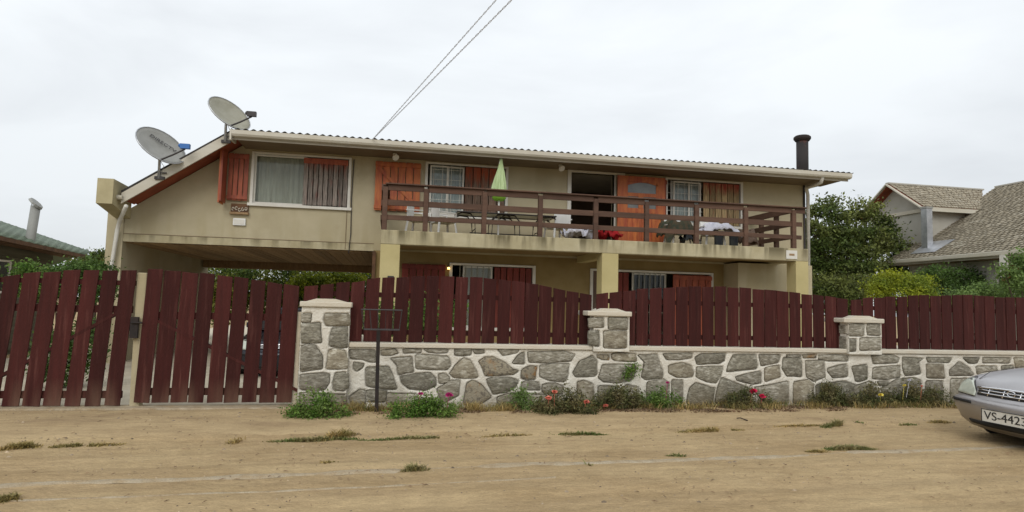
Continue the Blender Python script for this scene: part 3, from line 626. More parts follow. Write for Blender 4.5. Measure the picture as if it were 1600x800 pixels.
mb.f.append(tuple(range(K))); mb.build('canopy', M['parasol'], T, True)
MB().tube([(cx, 15.55, bz-.12), (cx, 15.55, bz-.06), (cx, 15.55, bz+.02)], [.12, .175, .165], 16).build('valance', M['parasol2'], T, True)
MB().tube([(cx, 15.55, FZ), (cx, 15.55, FZ+.05), (cx, 15.55, FZ+.08)], [.22, .22, .05], 16).build('base', M['plastic'], T)
# clothes: crumpled cloth sheets
def cloth(name, label, x0, x1, y0, y1, z, m, amp=.06, droop=.0, seed=1, cat='clothes'):
    nx_, ny_ = 26, 18; mb = MB()
    for j in range(ny_+1):
        for i in range(nx_+1):
            u, v = i/nx_, j/ny_; e = noise.noise((u*4, v*4, seed))*amp+noise.noise((u*11, v*11, seed))*amp*.45
            edge = 1+.22*noise.noise((math.atan2(v-.5, u-.5)*1.7, seed, 3))
            x = (x0+x1)/2+(u-.5)*(x1-x0)*edge; y = (y0+y1)/2+(v-.5)*(y1-y0)*edge
            dz = -droop*max(0, abs(u-.5)*2-.6)*2.5-droop*max(0, (.5-v)*2-.55)*2.2
            mb.v.append((x, y, z+e+amp*.6+dz))
    mb.f = [(j*(nx_+1)+i, j*(nx_+1)+i+1, (j+1)*(nx_+1)+i+1, (j+1)*(nx_+1)+i) for j in range(ny_) for i in range(nx_)]
    o = mb.build(name, m, None, True, label=label, cat=cat); md = o.modifiers.new('s', 'SOLIDIFY'); md.thickness = .012; return o
a = at(905, 366, 14.95); cloth('crumpled_cloth', 'crumpled white cloth lying on the balcony edge beside the red one', a.x-.40, a.x+.36, 14.80, 15.3, 3.27, M['clothw'], .22, seed=2, cat='cloth')
a = at(948, 366, 14.95); cloth('crumpled_cloth', 'crumpled red cloth lying on the balcony edge', a.x-.28, a.x+.35, 14.80, 15.25, 3.25, M['clothr'], .24, seed=5, cat='cloth')
a = at(1062, 352, 15.4); cloth('jacket', 'dark green and black jacket heaped on a white chair', a.x-.48, a.x+.45, 15.1, 15.8, 3.76, M['clothg'], .16, .35, seed=8)
a = at(1124, 354, 15.4); cloth('shirt', 'white shirt spread over a chair on the balcony', a.x-.55, a.x+.5, 15.1, 15.8, 3.74, M['clothw'], .15, .16, seed=11)
a = at(1135, 374, 15.2)
T = thing('trousers', 'black trousers hanging below the white shirt', 'clothes', (a.x, 15.2, 3.2))
for dx in (-.26, .16): MB().prism_y([(a.x+dx-.09, 3.18), (a.x+dx+.12, 3.18), (a.x+dx+.14, 3.58), (a.x+dx-.10, 3.58)], 15.1, 15.2).build('trouser_leg', M['clothk'], T, bevel=.03)
MB().box(a.x-.3, a.x+.34, 15.08, 15.22, 3.55, 3.64).build('waist', M['clothk'], T, bevel=.03)
a = at(1078, 372, 15.2); cloth('trousers', 'black trousers trailing from the white chair beside the jacket', a.x-.22, a.x+.2, 15.0, 15.4, 3.36, M['clothk'], .2, .06, seed=14)
a = at(1165, 360, 15.6); cloth('towel', 'brown towel over the chair side, right of the white shirt', a.x-.3, a.x+.2, 15.2, 15.7, 3.62, M['inside'], .14, .3, seed=17, cat='towel')
# ------------------------------------------------------------------ stone wall with pillars
YS = 9.90; YP = 9.82
OUT = []
def rndpoly(pts, y0, yb, seed):
    """one rough stone: outline softened, domed face, sides down into the mortar"""
    n = len(pts); P = [Vector((p.x, p.z)) for p in pts]; c = sum(P, Vector((0, 0)))/n
    # subdivide + chaikin once
    Q = []
    for i in range(n):
        a, b = P[i], P[(i+1) % n]; Q.append(a.lerp(b, .06)); Q.append(a.lerp(b, .5)); Q.append(a.lerp(b, .94))
    Q = [c+(q-c)*(1+.006/((q-c).length+.01)) for q in Q]
    Q = [q+Vector((noise.noise((q.x*9, q.y*9, seed)), noise.noise((q.x*9, q.y*9, seed+9))))*.014 for q in Q]
    mb = MB(); k = len(Q); OUT.append([(q.x, q.y) for q in Q])
    def ring(s, dy, inset):
        for q in Q:
            d = q-c; L_ = d.length or 1; p = c+d*(1-inset/L_)*s
            mb.v.append((p.x, y0+dy+.010*noise.noise((p.x*7, p.y*7, seed+3)), p.y))
    ring(1, .045, 0); ring(1, -.002, .001); ring(1, -.012, .008); ring(.55, -.014, 0)
    mb.v.append((c.x, y0-.02, c.y))
    for r in range(3):
        for i in range(k): mb.f.append((r*k+i, r*k+(i+1) % k, (r+1)*k+(i+1) % k, (r+1)*k+i))
    for i in range(k): mb.f.append((3*k+i, 3*k+(i+1) % k, 4*k))
    # orientation towards the street
    area = sum(Q[i].x*Q[(i+1) % k].y-Q[(i+1) % k].x*Q[i].y for i in range(k))
    if area < 0: mb.f = [tuple(reversed(f)) for f in mb.f]
    return mb
CR = {1: (460, 470, 4.446), 2: (680, 520, 6.154), 3: (880, 480, 4.704), 4: (1100, 490, 5.0), 5: (1300, 480, 3.477)}
def poly(c, pts, Y):
    ox, oy, s = CR[c]; return [at(ox+x/s, oy+y/s, Y) for x, y in pts]
stones = [
 (1,[(385,340),(560,345),(565,425),(520,425),(470,405),(395,400)]),(1,[(415,432),(480,440),(470,465),(435,485),(415,470)]),
 (1,[(500,465),(655,460),(690,540),(708,612),(640,612),(498,595)]),(1,[(605,345),(700,335),(720,365),(680,375),(605,378)]),
 (1,[(670,400),(815,392),(825,490),(720,515),(715,450)]),(1,[(845,375),(1066,385),(1085,450),(1060,480),(845,475)]),
 (1,[(735,525),(940,500),(980,540),(985,590),(910,620),(800,615),(745,570)]),(1,[(500,625),(640,625),(630,700),(500,700)]),
 (1,[(380,670),(450,625),(490,622),(490,720),(400,720)]),(1,[(645,648),(850,650),(850,720),(645,720)]),
 (1,[(760,338),(880,335),(880,360),(760,364)]),(1,[(900,335),(1060,335),(1060,363),(930,358)]),
 (2,[(185,155),(345,155),(345,215),(190,215)]),(2,[(35,400),(80,390),(140,430),(130,475),(35,485)]),
 (2,[(275,245),(335,270),(375,340),(410,420),(385,432),(180,430),(140,395),(190,320)]),
 (2,[(420,275),(490,235),(560,240),(660,290),(745,350),(800,370),(745,400),(490,415),(460,340)],1),
 (2,[(605,158),(800,155),(790,190),(650,220)]),(2,[(740,290),(800,220),(855,190),(855,300)]),
 (2,[(890,185),(1250,180),(1340,215),(1305,270),(1080,290),(900,282)]),(2,[(835,360),(905,322),(975,330),(965,445),(835,445)],1),
 (2,[(1010,320),(1110,300),(1285,300),(1275,400),(1255,465),(1110,462),(1005,420)]),
 (2,[(835,480),(880,460),(990,480),(1010,550),(920,550),(835,535)]),(2,[(1035,500),(1150,485),(1230,520),(1225,590),(1050,580),(1030,550)]),
 (2,[(500,450),(560,432),(720,435),(800,465),(770,520),(690,570),(560,590),(520,500)]),
 (2,[(310,490),(360,455),(450,510),(540,620),(400,700),(270,690)],1),(2,[(20,545),(130,470),(235,455),(225,600),(60,680)]),
 (2,[(600,620),(700,585),(820,590),(820,740),(600,740)]),(2,[(840,590),(1000,600),(1200,610),(1240,740),(840,740)]),(2,[(360,162),(460,160),(470,190),(380,195)]),
 (3,[(75,480),(120,400),(215,360),(250,395),(245,490),(230,508),(95,508)]),(3,[(250,350),(335,352),(335,385),(290,385),(255,370)],1),
 (3,[(360,345),(420,335),(535,345),(535,395),(380,395),(360,380)]),(3,[(550,355),(690,350),(720,440),(735,495),(725,520),(610,530),(580,510),(600,400)]),
 (3,[(290,425),(510,425),(530,440),(525,510),(490,540),(400,555),(300,548),(262,520)]),(3,[(740,345),(950,340),(945,375),(760,388)]),
 (3,[(775,430),(870,410),(940,430),(960,480),(945,510),(840,518),(775,480)]),(3,[(975,375),(1010,345),(1195,340),(1185,395),(1150,412),(985,420)]),
 (3,[(985,445),(1110,435),(1172,440),(1160,500),(1125,555),(1050,545),(980,510)]),(3,[(100,700),(110,555),(150,540),(220,570),(230,700)]),
 (3,[(260,585),(385,588),(385,700),(260,700)]),(3,[(430,600),(470,575),(550,590),(560,700),(430,700)]),(3,[(620,550),(740,535),(780,560),(770,700),(620,700)]),
 (3,[(800,540),(880,540),(880,690),(800,690)]),(3,[(910,700),(930,600),(975,560),(1050,580),(1115,600),(1100,720),(930,720)]),
 (4,[(235,325),(400,318),(420,400),(410,428),(180,452),(195,400)]),(4,[(430,325),(592,325),(580,380),(450,405)]),
 (4,[(475,425),(587,408),(597,492),(478,530)]),(4,[(250,495),(430,455),(448,470),(446,542),(380,550),(260,520)]),
 (4,[(622,350),(762,345),(763,430),(764,488),(650,488),(617,430)]),(4,[(780,322),(880,322),(880,345),(780,345)],1),
 (4,[(795,370),(940,370),(942,430),(946,490),(860,530),(803,490)]),(4,[(900,328),(1125,325),(1125,368),(980,370),(900,358)]),
 (4,[(970,430),(1112,395),(1122,430),(1118,488),(1010,503),(968,450)]),(4,[(400,580),(660,530),(660,700),(480,700),(410,620)]),
 (4,[(705,540),(820,520),(860,560),(850,700),(700,700)]),(4,[(140,500),(250,545),(350,590),(380,700),(90,700),(110,570)]),(4,[(645,325),(760,325),(755,338),(645,342)]),
 (4,[(880,560),(1100,530),(1180,560),(1160,720),(880,720)]),
 (5,[(215,255),(330,262),(365,280),(360,300),(225,305)]),(5,[(225,330),(370,320),(368,380),(300,392),(222,388)]),(5,[(112,325),(190,315),(190,390),(150,405),(130,400)]),
 (5,[(385,275),(495,278),(470,297),(485,360),(400,370),(385,330)]),(5,[(515,275),(650,278),(635,300),(522,295)]),(5,[(515,312),(605,310),(607,335),(615,386),(515,383)]),
 (5,[(640,345),(690,298),(750,335),(770,370),(640,372)]),(5,[(712,275),(800,278),(790,303),(745,303)]),(5,[(820,275),(970,278),(965,303),(820,303)]),
 (5,[(785,325),(890,322),(900,345),(830,352),(790,362)]),(5,[(120,430),(200,405),(240,425),(235,520),(120,520)]),(5,[(270,440),(350,395),(440,385),(485,400),(480,520),(280,520)]),
 (5,[(510,405),(600,402),(607,450),(600,520),(510,520)]),(5,[(645,392),(720,388),(780,400),(800,520),(645,520)]),(5,[(248,405),(310,402),(300,425),(262,425)]),
 (5,[(990,275),(1110,280),(1105,330),(1000,335)]),(5,[(920,322),(985,318),(990,370),(925,375)]),(5,[(800,372),(900,365),(905,420),(810,425)]),(5,[(1010,350),(1110,345),(1120,420),(1010,425)]),
 (5,[(920,390),(1000,388),(1010,520),(920,520)]),(5,[(820,440),(905,435),(905,520),(825,520)])]
W = thing('stone_wall', 'low grey granite boundary wall with wide white mortar joints and pale coping', 'wall', (5, YS, 0))
xw0, xw1 = -.62, 15.5
box(-1.17, xw1, YS+.05, YS+.35, -.1, .912).build('wall_core', M['mortar'], W)
for i, s in enumerate(stones):
    rndpoly(poly(s[0], s[1], YS), YS, 0, i*1.7).build('stone', M['stone_rust'] if len(s) > 2 else M[random.choice(('stone', 'stone', 'stone', 'stone_warm', 'stone_dark'))], W, True)
# the wall goes on past the picture's right edge
r2 = random.Random(4); zrow = [(.08, .34), (.38, .62), (.66, .88)]
for z0, z1 in zrow:
    x = 11.75+r2.random()*.2
    while x < 15.2:
        ww = r2.uniform(.4, .75); j = lambda: r2.uniform(-.035, .035)
        P = [Vector((x+j(), 0, z0+j()*.5)), Vector((x+ww*.5+j(), 0, z0+j()*.5)), Vector((x+ww-.06+j(), 0, z0+j()*.5)), Vector((x+ww-.06+j(), 0, z1+j()*.5)), Vector((x+ww*.45+j(), 0, z1+j()*.5)), Vector((x+j(), 0, z1+j()*.5))]
        rndpoly(P, YS, 0, x*3).build('stone', M['stone'], W, True); x += ww
import numpy as np
def mortar(x0, x1, z0, z1, y, name, parent, polys, st=.0125):
    """pointing: a raised sheet of mortar with a sunk groove round every stone"""
    nx_, nz_ = int((x1-x0)/st)+1, int((z1-z0)/st)+1
    X = np.linspace(x0, x1, nx_); Z = np.linspace(z0, z1, nz_); GX, GZ = np.meshgrid(X, Z); D = np.full(GX.shape, .2)
    for P in polys:
        P = np.array(P); a, b = P.min(0)-.06, P.max(0)+.06
        i0, i1 = np.searchsorted(X, (a[0], b[0])); j0, j1 = np.searchsorted(Z, (a[1], b[1]))
        if i1 <= i0 or j1 <= j0: continue
        gx_, gz_ = GX[j0:j1, i0:i1], GZ[j0:j1, i0:i1]; dm = np.full(gx_.shape, .2); ins = np.zeros(gx_.shape, bool)
        for k in range(len(P)):
            (ax, az), (bx, bz) = P[k], P[(k+1) % len(P)]; dx, dz = bx-ax, bz-az; L2 = dx*dx+dz*dz+1e-12
            t = np.clip(((gx_-ax)*dx+(gz_-az)*dz)/L2, 0, 1); dm = np.minimum(dm, np.hypot(gx_-ax-t*dx, gz_-az-t*dz))
            c_ = ((az > gz_) != (bz > gz_)) & (gx_ < (bx-ax)*(gz_-az)/((bz-az) or 1e-9)+ax); ins ^= c_
        D[j0:j1, i0:i1] = np.minimum(D[j0:j1, i0:i1], np.where(ins, -dm, dm))
    prof = np.interp(D, [-.02, .0, .006, .013, .026, .2], [.042, .040, .028, .0, -.008, -.004])
    V = []
    for j in range(nz_):
        for i in range(nx_):
            V.append((float(X[i]), y+float(prof[j, i])+.006*noise.noise((float(X[i])*9, float(Z[j])*9, 3)), float(Z[j])))
    mb = MB(); mb.v = V; mb.f = [(j*nx_+i, j*nx_+i+1, (j+1)*nx_+i+1, (j+1)*nx_+i) for j in range(nz_-1) for i in range(nx_-1)]
    return mb.build(name, M['mortar'], parent, True)
mortar(-.62, xw1, -.05, .912, YS, 'mortar', W, list(OUT))
pil = [(470, 545, 1.50, 1.58), (928, 983, 1.46, 1.54), (1326, 1377, 1.44, 1.52)]
caps = []
PX = []
for a, b, z0, z1 in pil:
    xa, xb = at(a, 520, YP).x, at(b, 520, YP).x; PX.append((xa, xb))
edges = [PX[0][1]+.005, PX[1][0]-.005, PX[1][1]+.005, PX[2][0]-.005, PX[2][1]+.005, xw1]
for k in range(3):
    box(edges[2*k], edges[2*k+1], YS-.045, YS+.40, .916, .985).build('coping', M['cap'], W, bevel=.012)
labels = ['stone gate pillar beside the right gate leaf, tallest and widest of the pillars', 'stone pillar rising from the wall under the middle dip of the fence', 'stone pillar nearest the silver car']
pst = [
 [(1,[(47,92),(112,92),(112,143),(47,150)]),(1,[(215,92),(386,92),(386,172),(222,172),(205,130)]),(1,[(47,160),(180,155),(185,290),(47,292)]),(1,[(262,188),(373,183),(373,318),(330,330),(245,310)]),
  (1,[(42,320),(90,303),(145,312),(190,380),(195,470),(42,492)]),(1,[(240,345),(290,332),(350,350),(372,410),(370,470),(225,475)]),(1,[(42,515),(200,505),(243,515),(240,570),(215,612),(150,625),(42,620)]),
  (1,[(290,505),(340,497),(375,510),(378,600),(340,625),(280,620),(268,570)]),(1,[(42,645),(150,645),(150,730),(42,730)]),(1,[(180,650),(360,655),(360,730),(180,730)])],
 [(3,[(190,78),(295,80),(295,145),(190,150)]),(3,[(332,78),(476,78),(473,165),(340,160)]),(3,[(188,175),(262,172),(265,285),(190,280)]),(3,[(298,178),(465,178),(465,300),(302,300)])],
 [(5,[(92,92),(175,92),(172,155),(92,155)]),(5,[(193,92),(258,92),(262,152),(193,150)]),(5,[(95,175),(130,175),(128,235),(95,238)]),(5,[(152,170),(262,165),(265,232),(155,234)])]]
for k, (a, b, z0, z1) in enumerate(pil):
    xa, xb = PX[k]; T = thing('stone_pillar', labels[k], 'pillar', ((xa+xb)/2, YP, 0), 'stone pillars along the wall')
    yb = YS+.38
    box(xa, xb, YP+.046, yb, -.1 if k == 0 else .90, z0).build('pillar_core', M['mortar'], T)
    del OUT[:]
    for s in pst[k]: rndpoly(poly(s[0], s[1], YP), YP, 0, a+s[1][0][0]).build('stone', M[random.choice(('stone', 'stone', 'stone_warm', 'stone_dark'))], T, True)
    mortar(xa-.002, xb+.002, -.05 if k == 0 else .9, z0, YP, 'mortar', T, list(OUT))
    MB().box(xa-.002, xa+.01, YP+.002, YP+.05, -.05 if k == 0 else .9, z0).build('mortar_edge', M['mortar'], T); MB().box(xb-.01, xb+.002, YP+.002, YP+.05, -.05 if k == 0 else .9, z0).build('mortar_edge', M['mortar'], T)
    # side stones on the left flank
    zz = .95 if k else .05
    while zz < z0-.1:
        h = min(.27, z0-.03-zz)
        MB().box(xa-.018, xa+.01, YP+.05, yb-.04, zz+.02, zz+h-.02).build('stone', M['stone'], T, bevel=.01); zz += h+.01
    xo = .03
    C_ = MB(); C_.box(xa-xo-(.09 if k else 0), xb+xo, YP-.05, yb+.04, z0+.002, z1)
    C_.build('cap_stone', M['cap'], T, bevel=.014)
    cxm = (xa+xb)/2; hw = (xb-xa)/2-.05
    MB().prism_y([(cxm-hw, z1+.001), (cxm+hw, z1+.001), (cxm+hw*.4, z1+.045), (cxm-hw*.5, z1+.045)], YP+.02, yb-.04).build('cap_mortar', M['cap'], T)

# ------------------------------------------------------------------ picket fence and gates
def top_at(kn, x):
    for (a, za), (b, zb) in zip(kn[:-1], kn[1:]):
        if a <= x <= b:
            t = (x-a)/(b-a); t = t*t*(3-2*t)*.55+t*.45; return za+(zb-za)*t
    return kn[0][1] if x < kn[0][0] else kn[-1][1]
def K(pts, Y): return [(at(x, y, Y).x, at(x, y, Y).z) for x, y in pts]
def pickets(name, label, cat, x0, x1, zb, kn, Y, pitch, gap, rails, lean=lambda x: 0, group=None, brace=None, loc=None):
    T = thing(name, label, cat, loc or ((x0+x1)/2, Y, zb), group)
    n = round((x1-x0)/pitch); st = (x1-x0)/n
    for i in range(n):
        a = x0+i*st+gap/2+random.uniform(-.009, .009); b = x0+(i+1)*st-gap/2+random.uniform(-.009, .009); y = Y+random.uniform(-.004, .004)
        ta, tb = top_at(kn, a), top_at(kn, b); l = lean((a+b)/2)+random.uniform(-.004, .004); h = (ta+tb)/2-zb; dz = random.uniform(-.011, .011)
        P = [(a-l*h, zb+random.uniform(-.008, .004)), (b-l*h, zb+random.uniform(-.008, .004)), (b, tb+dz), (a, ta+dz)]
        MB().prism_y(P, y, y+.022).build('board', M['fence'], T, bevel=.003)
    for z, h in rails:
        l = lean((x0+x1)/2)*((top_at(kn, (x0+x1)/2))-z)
        box(x0+.03-lean(x0)*(1.85-z), x1-.03-lean(x1)*(1.85-z), Y+.026, Y+.07, z, z+h).build('rail', M['fence'], T)
    if brace: MB().bar(brace[0], brace[1], .04, .10, (0, 1, 0)).build('brace', M['fence'], T)
    return T
YG = 9.95
L0, L1 = at(-60, 430, YG).x, at(216, 430, YG).x
knL = [(-9, 1.75)]+K([(-60, 440), (0, 432), (60, 425), (130, 422), (216, 421)], YG)
ll = lambda x: .052+.038*max(0, min(1, (x-L1)/(L0-L1)))
ba = at(215, 470, YG); bb = at(0, 600, YG)
G = pickets('driveway_gate', 'left maroon board gate leaf leaning slightly, beside the cream post', 'gate', L0, L1, .06, knL, YG, .232, .041, [(.16, .10), (1.35, .10), (1.74, .07)], lambda x: ll(x), 'maroon driveway gate leaves', (tuple(at(205, 478, YG+.05)), tuple(at(-40, 610, YG+.05))))
R0x, R1x = at(228, 430, YG).x, at(468, 450, YG).x
knR = K([(228, 421), (270, 422), (330, 428), (400, 437), (468, 448)], YG)
lr = lambda x: .036-.018*((x-R0x)/(R1x-R0x))
G2 = pickets('driveway_gate', 'right maroon board gate leaf between the cream post and the stone pillar', 'gate', R0x, R1x, .10, knR, YG, .223, .028, [(.2, .10), (1.28, .10)], lr, 'maroon driveway gate leaves', (tuple(at(235, 495, YG+.05)), tuple(at(470, 612, YG+.05))))
gx = at(205, 500, YG).x
MB().box(gx+.0, gx+.10, YG-.03, YG+.02, 1.0, 1.30).tube([(gx+.02, YG-.045, 1.22), (gx+.16, YG-.045, 1.22)], .014, 6).build('lock', M['black'], G)
xa = at(222, 440, YG+.12).x; xb2 = at(207, 632, YG+.12).x
MB().add([(xb2-.02, YG+.05, .04), (xb2+.11, YG+.05, .04), (xb2+.11, YG+.2, .04), (xb2-.02, YG+.2, .04), (xa-.05, YG+.05, 1.93), (xa+.08, YG+.05, 1.93), (xa+.08, YG+.2, 1.93), (xa-.05, YG+.2, 1.93)],
    [(0, 3, 2, 1), (4, 5, 6, 7), (0, 1, 5, 4), (1, 2, 6, 5), (2, 3, 7, 6), (3, 0, 4, 7)]).build('gate_post', M['stucco'], None, bevel=.01, label='cream concrete post between the two maroon gate leaves', cat='post')
px_ = at(476, 600, YG).x
box(px_-.17, px_-.06, YG+.03, YG+.13, .04, 1.42).build('gate_post', M['concrete'], None, bevel=.01, label='thin pale post beside the big stone pillar', cat='post')
YF = 10.04
def seg(x0p, x1p, pts, label, extra=0):
    kn = K(pts, YF); a = at(x0p, 500, YF).x; b = at(x1p, 500, YF).x
    return pickets('picket_fence', label, 'fence', a, b, .99, kn, YF, .232, .025, [(1.10, .075), (1.67, .075)], lambda x: .02*max(0, 1-(x+1.2)/6), 'maroon fence panels on the wall')
seg(472, 926, [(472, 447), (545, 441), (600, 434), (670, 431), (750, 433), (830, 443), (900, 456), (926, 460)], 'longest arched maroon fence panel between the big pillar and the middle pillar')
seg(930, 1326, [(930, 460), (955, 457), (1000, 452), (1060, 448), (1130, 448), (1200, 453), (1260, 459), (1326, 468)], 'arched maroon fence panel in front of the right half of the porch')
seg(1330, 1790, [(1330, 468), (1380, 464), (1450, 461.5), (1520, 461.5), (1600, 465.5), (1700, 477), (1790, 486)], 'arched maroon fence panel behind the silver car')

# ------------------------------------------------------------------ rubbish basket on a post
bp = gp(589, 634, .02); bp = Vector((bp.x, 9.45, 0)); bx = at(592, 500, 9.45).x
T = thing('rubbish_basket', 'wire rubbish basket on a dark square post in front of the stone wall', 'basket', (bx, 9.45, 0))
xb_ = at(589, 628, 9.45).x; zt = at(592, 515, 9.45).z; zt2 = at(592, 484, 9.45).z
MB().bar((xb_, 9.45, -.05), (bx, 9.45, zt), .052, .052, (0, 1, 0)).build('post', M['black'], T)
xl_, xr_ = at(565, 486, 9.45).x, at(628, 486, 9.45).x; xl2, xr2 = at(569, 515, 9.45).x, at(624, 515, 9.45).x
mb = MB(); r = .0085
for (A, B_, z, y0, y1) in ((xl_, xr_, zt2, 9.27, 9.63), (xl2, xr2, zt, 9.31, 9.59)):
    mb.tube([(A, y0, z), (B_, y0, z), (B_, y1, z), (A, y1, z), (A, y0, z)], r, 6)
mb.build('rim', M['dark'], T)
for i in range(6):
    t = i/5; xt = xl_+(xr_-xl_)*t; xbt = xl2+(xr2-xl2)*t
    MB().tube([(xt, 9.27, zt2), (xbt, 9.31, zt), (xbt, 9.59, zt), (xt, 9.63, zt2)], .0035, 5).build('wire', M['dark'], T)

# ------------------------------------------------------------------ foliage
def leafcloud(blobs, n, size, seed, flat=.0, shell=.55, asp=.5):
    """blobs: (x,y,z,rx,ry,rz). Leaves sit in small clumps through each blob's volume."""
    rr = random.Random(seed); mb = MB(); V = mb.v; F = mb.f
    vol = [b[3]*b[4]*b[5] for b in blobs]; tot = sum(v**.67 for v in vol)
    for b, v in zip(blobs, vol):
        nb = int(n*(v**.67)/tot); ncl = max(6, nb//26)
        for c in range(ncl):
            while 1:
                d = Vector((rr.gauss(0, 1), rr.gauss(0, 1), rr.gauss(0, 1))).normalized(); 
                q = shell+(1-shell)*rr.random()**.6; q *= 1+.22*noise.noise(d*2.2+Vector((seed, b[0], b[2])))
                break
            cc = Vector((b[0]+d.x*b[3]*q, b[1]+d.y*b[4]*q, max(b[2]+d.z*b[5]*q, .03)))
            cr = size*rr.uniform(1.6, 3.6)
            for l in range(nb//ncl):
                p = cc+Vector((rr.gauss(0, cr), rr.gauss(0, cr), rr.gauss(0, cr*.8))); 
                if p.z < .02: p.z = .02+rr.random()*.05
                nrm = Vector((rr.gauss(0, 1), rr.gauss(0, 1)-.3, rr.gauss(0, 1)+.6)).normalized(); t = nrm.orthogonal().normalized(); t.rotate(Matrix.Rotation(rr.random()*6.28, 3, nrm)); u = nrm.cross(t)
                s = size*rr.uniform(.6, 1.3); k = len(V)
                V.append(tuple(p-t*s)); V.append(tuple(p+u*s*asp)); V.append(tuple(p+t*s)); V.append(tuple(p-u*s*asp)); F.append((k, k+1, k+2, k+3))
    return mb
def plant(name, label, cat, base, blobs, n, size, m, seed, stems=4, group=None, shell=.5, trunk_r=.02, asp=.5):
    T = thing(name, label, cat, tuple(base), group); rr = random.Random(seed)
    leafcloud(blobs, n, size, seed, shell=shell, asp=asp).build('foliage' if cat != 'tree' else 'crown', m, T)
    mb = MB(); B = Vector(base)
    for i in range(stems):
        b = blobs[i % len(blobs)]; e = Vector((b[0]+rr.uniform(-.4, .4)*b[3], b[1]+rr.uniform(-.3, .3)*b[4], b[2]+.3*b[5])); mid = B.lerp(e, .5)+Vector((rr.uniform(-.1, .1), 0, 0))*b[3]
        mb.tube([B+Vector((rr.uniform(-1, 1)*trunk_r+(b[0]-B.x)*(.6 if cat == 'shrub' else 0), 0, -.05)), mid, e], [trunk_r, trunk_r*.7, trunk_r*.3], 6)
    mb.build('trunk' if cat == 'tree' else 'stem', M['trunk'], T); return T
def B(px, py, Y, rx, rz, ry=None): p = at(px, py, Y); return (p.x, Y, p.z, rx, ry or rx*.8, rz)
# right side
Y = 19.5
plant('leafy_tree', 'dark green tree filling the gap between the house and the shingled roof', 'tree', (at(1320, 440, Y).x, Y, 0),
      [B(x, y, Y+dy, rx_, rz_, .5) for x, y, rx_, rz_, dy in ((1275, 330, .34, .22, 0), (1292, 322, .25, .14, .2), (1310, 340, .4, .2, -.3), (1335, 336, .38, .18, .3), (1358, 335, .3, .16, 0), (1378, 345, .28, .2, .2), (1268, 356, .4, .25, -.4), (1298, 362, .5, .22, -.5), (1330, 362, .5, .22, -.6), (1362, 366, .45, .22, -.4), (1390, 362, .26, .16, 0), (1280, 385, .5, .25, -.6), (1318, 388, .5, .22, -.7), (1352, 392, .45, .22, -.5), (1380, 388, .3, .2, -.2), (1270, 412, .45, .25, -.5), (1305, 415, .5, .24, -.8), (1345, 418, .5, .22, -.6), (1375, 412, .3, .2, -.3), (1290, 440, .6, .25, -.5), (1340, 442, .6, .25, -.5), (1320, 380, 1.3, .7, .8), (1280, 400, .9, .8, .8), (1325, 425, 1.2, .6, .7), (1385, 372, .2, .12, -.3), (1398, 385, .3, .16, 0), (1405, 400, .3, .2, .2), (1392, 418, .5, .25, .2), (1408, 432, .5, .25, .4), (1340, 318, .15, .1, 0), (1300, 314, .12, .08, .2), (1365, 325, .14, .1, .1))],
      30000, .06, M['leaf_dark'], 3, 9, shell=.15, trunk_r=.12)
Y = 17.5
plant('bush', 'low dark bush at the foot of the dark tree behind the fence', 'bush', (at(1310, 450, Y).x, Y, 0), [B(1285, 448, Y, .7, .4), B(1325, 452, Y, .9, .35), B(1360, 447, Y, .6, .35), B(1300, 470, Y, 1, .5)], 11000, .045, M['leaf_dark'], 5, 4)
Y = 15.5
plant('bush', 'bright yellow green bush behind the fence dip', 'bush', (at(1405, 455, Y).x, Y, 0), [B(1395, 440, Y, .55, .27), B(1435, 445, Y, .5, .23), B(1415, 462, Y, .9, .4), B(1370, 452, Y, .35, .2)], 13000, .035, M['leaf_yellow'], 6, 4)
Y = 16.5
plant('bush', 'mid green bush under the neighbour gutter, right of the yellow green one', 'bush', (at(1490, 450, Y).x, Y, 0), [B(1465, 430, Y, .5, .3), B(1505, 437, Y, .65, .3), B(1535, 446, Y, .5, .3), B(1490, 460, Y, 1.2, .45)], 13000, .04, M['leaf_mid'], 7, 4)
Y = 14.0
plant('bush', 'pale green bush spreading along the fence at the right', 'bush', (at(1560, 460, Y).x, Y, 0), [B(1545, 458, Y, .5, .25), B(1590, 455, Y, .5, .3), B(1640, 455, Y, .6, .35), B(1500, 466, Y, .45, .15)], 9000, .036, M['leaf_light'], 8, 4)
Y = 13.0
plant('young_tree', 'thin pale leaved tree at the right edge of the photo', 'tree', (at(1612, 460, Y).x, Y, 0), [B(1600, 410, Y, .3, .3), B(1575, 425, Y, .25, .16), B(1625, 425, Y, .35, .35), B(1590, 440, Y, .4, .22), B(1640, 400, Y, .4, .4)], 3600, .045, M['leaf_light'], 9, 5, shell=.2, trunk_r=.03)
# left side
Y = 14
plant('bush', 'mid green bush in front of the green roofed house', 'bush', (at(100, 430, Y).x, Y, 0), [B(85, 430, Y, .4, .10), B(112, 426, Y, .4, .10), B(142, 420, Y, .35, .12), B(60, 436, Y, .4, .10), B(120, 450, Y, .7, .3)], 11000, .036, M['leaf_mid'], 10, 4)
Y = 13.5
plant('bush', 'small bright bush above the left gate boards', 'bush', (at(38, 430, Y).x, Y, 0), [B(40, 421, Y, .15, .09), B(48, 438, Y, .25, .12), B(60, 446, Y, .35, .2)], 5000, .033, M['leaf_shrub'], 11, 3)
Y = 24
plant('leafy_tree', 'distant dark tree beside the parapet of the cream house', 'tree', (at(150, 430, Y).x, Y, 0), [B(150, 408, Y, .45, .2), B(165, 410, Y, .4, .3), B(135, 415, Y, .5, .25)], 5000, .06, M['leaf_dark'], 12, 3, trunk_r=.08)
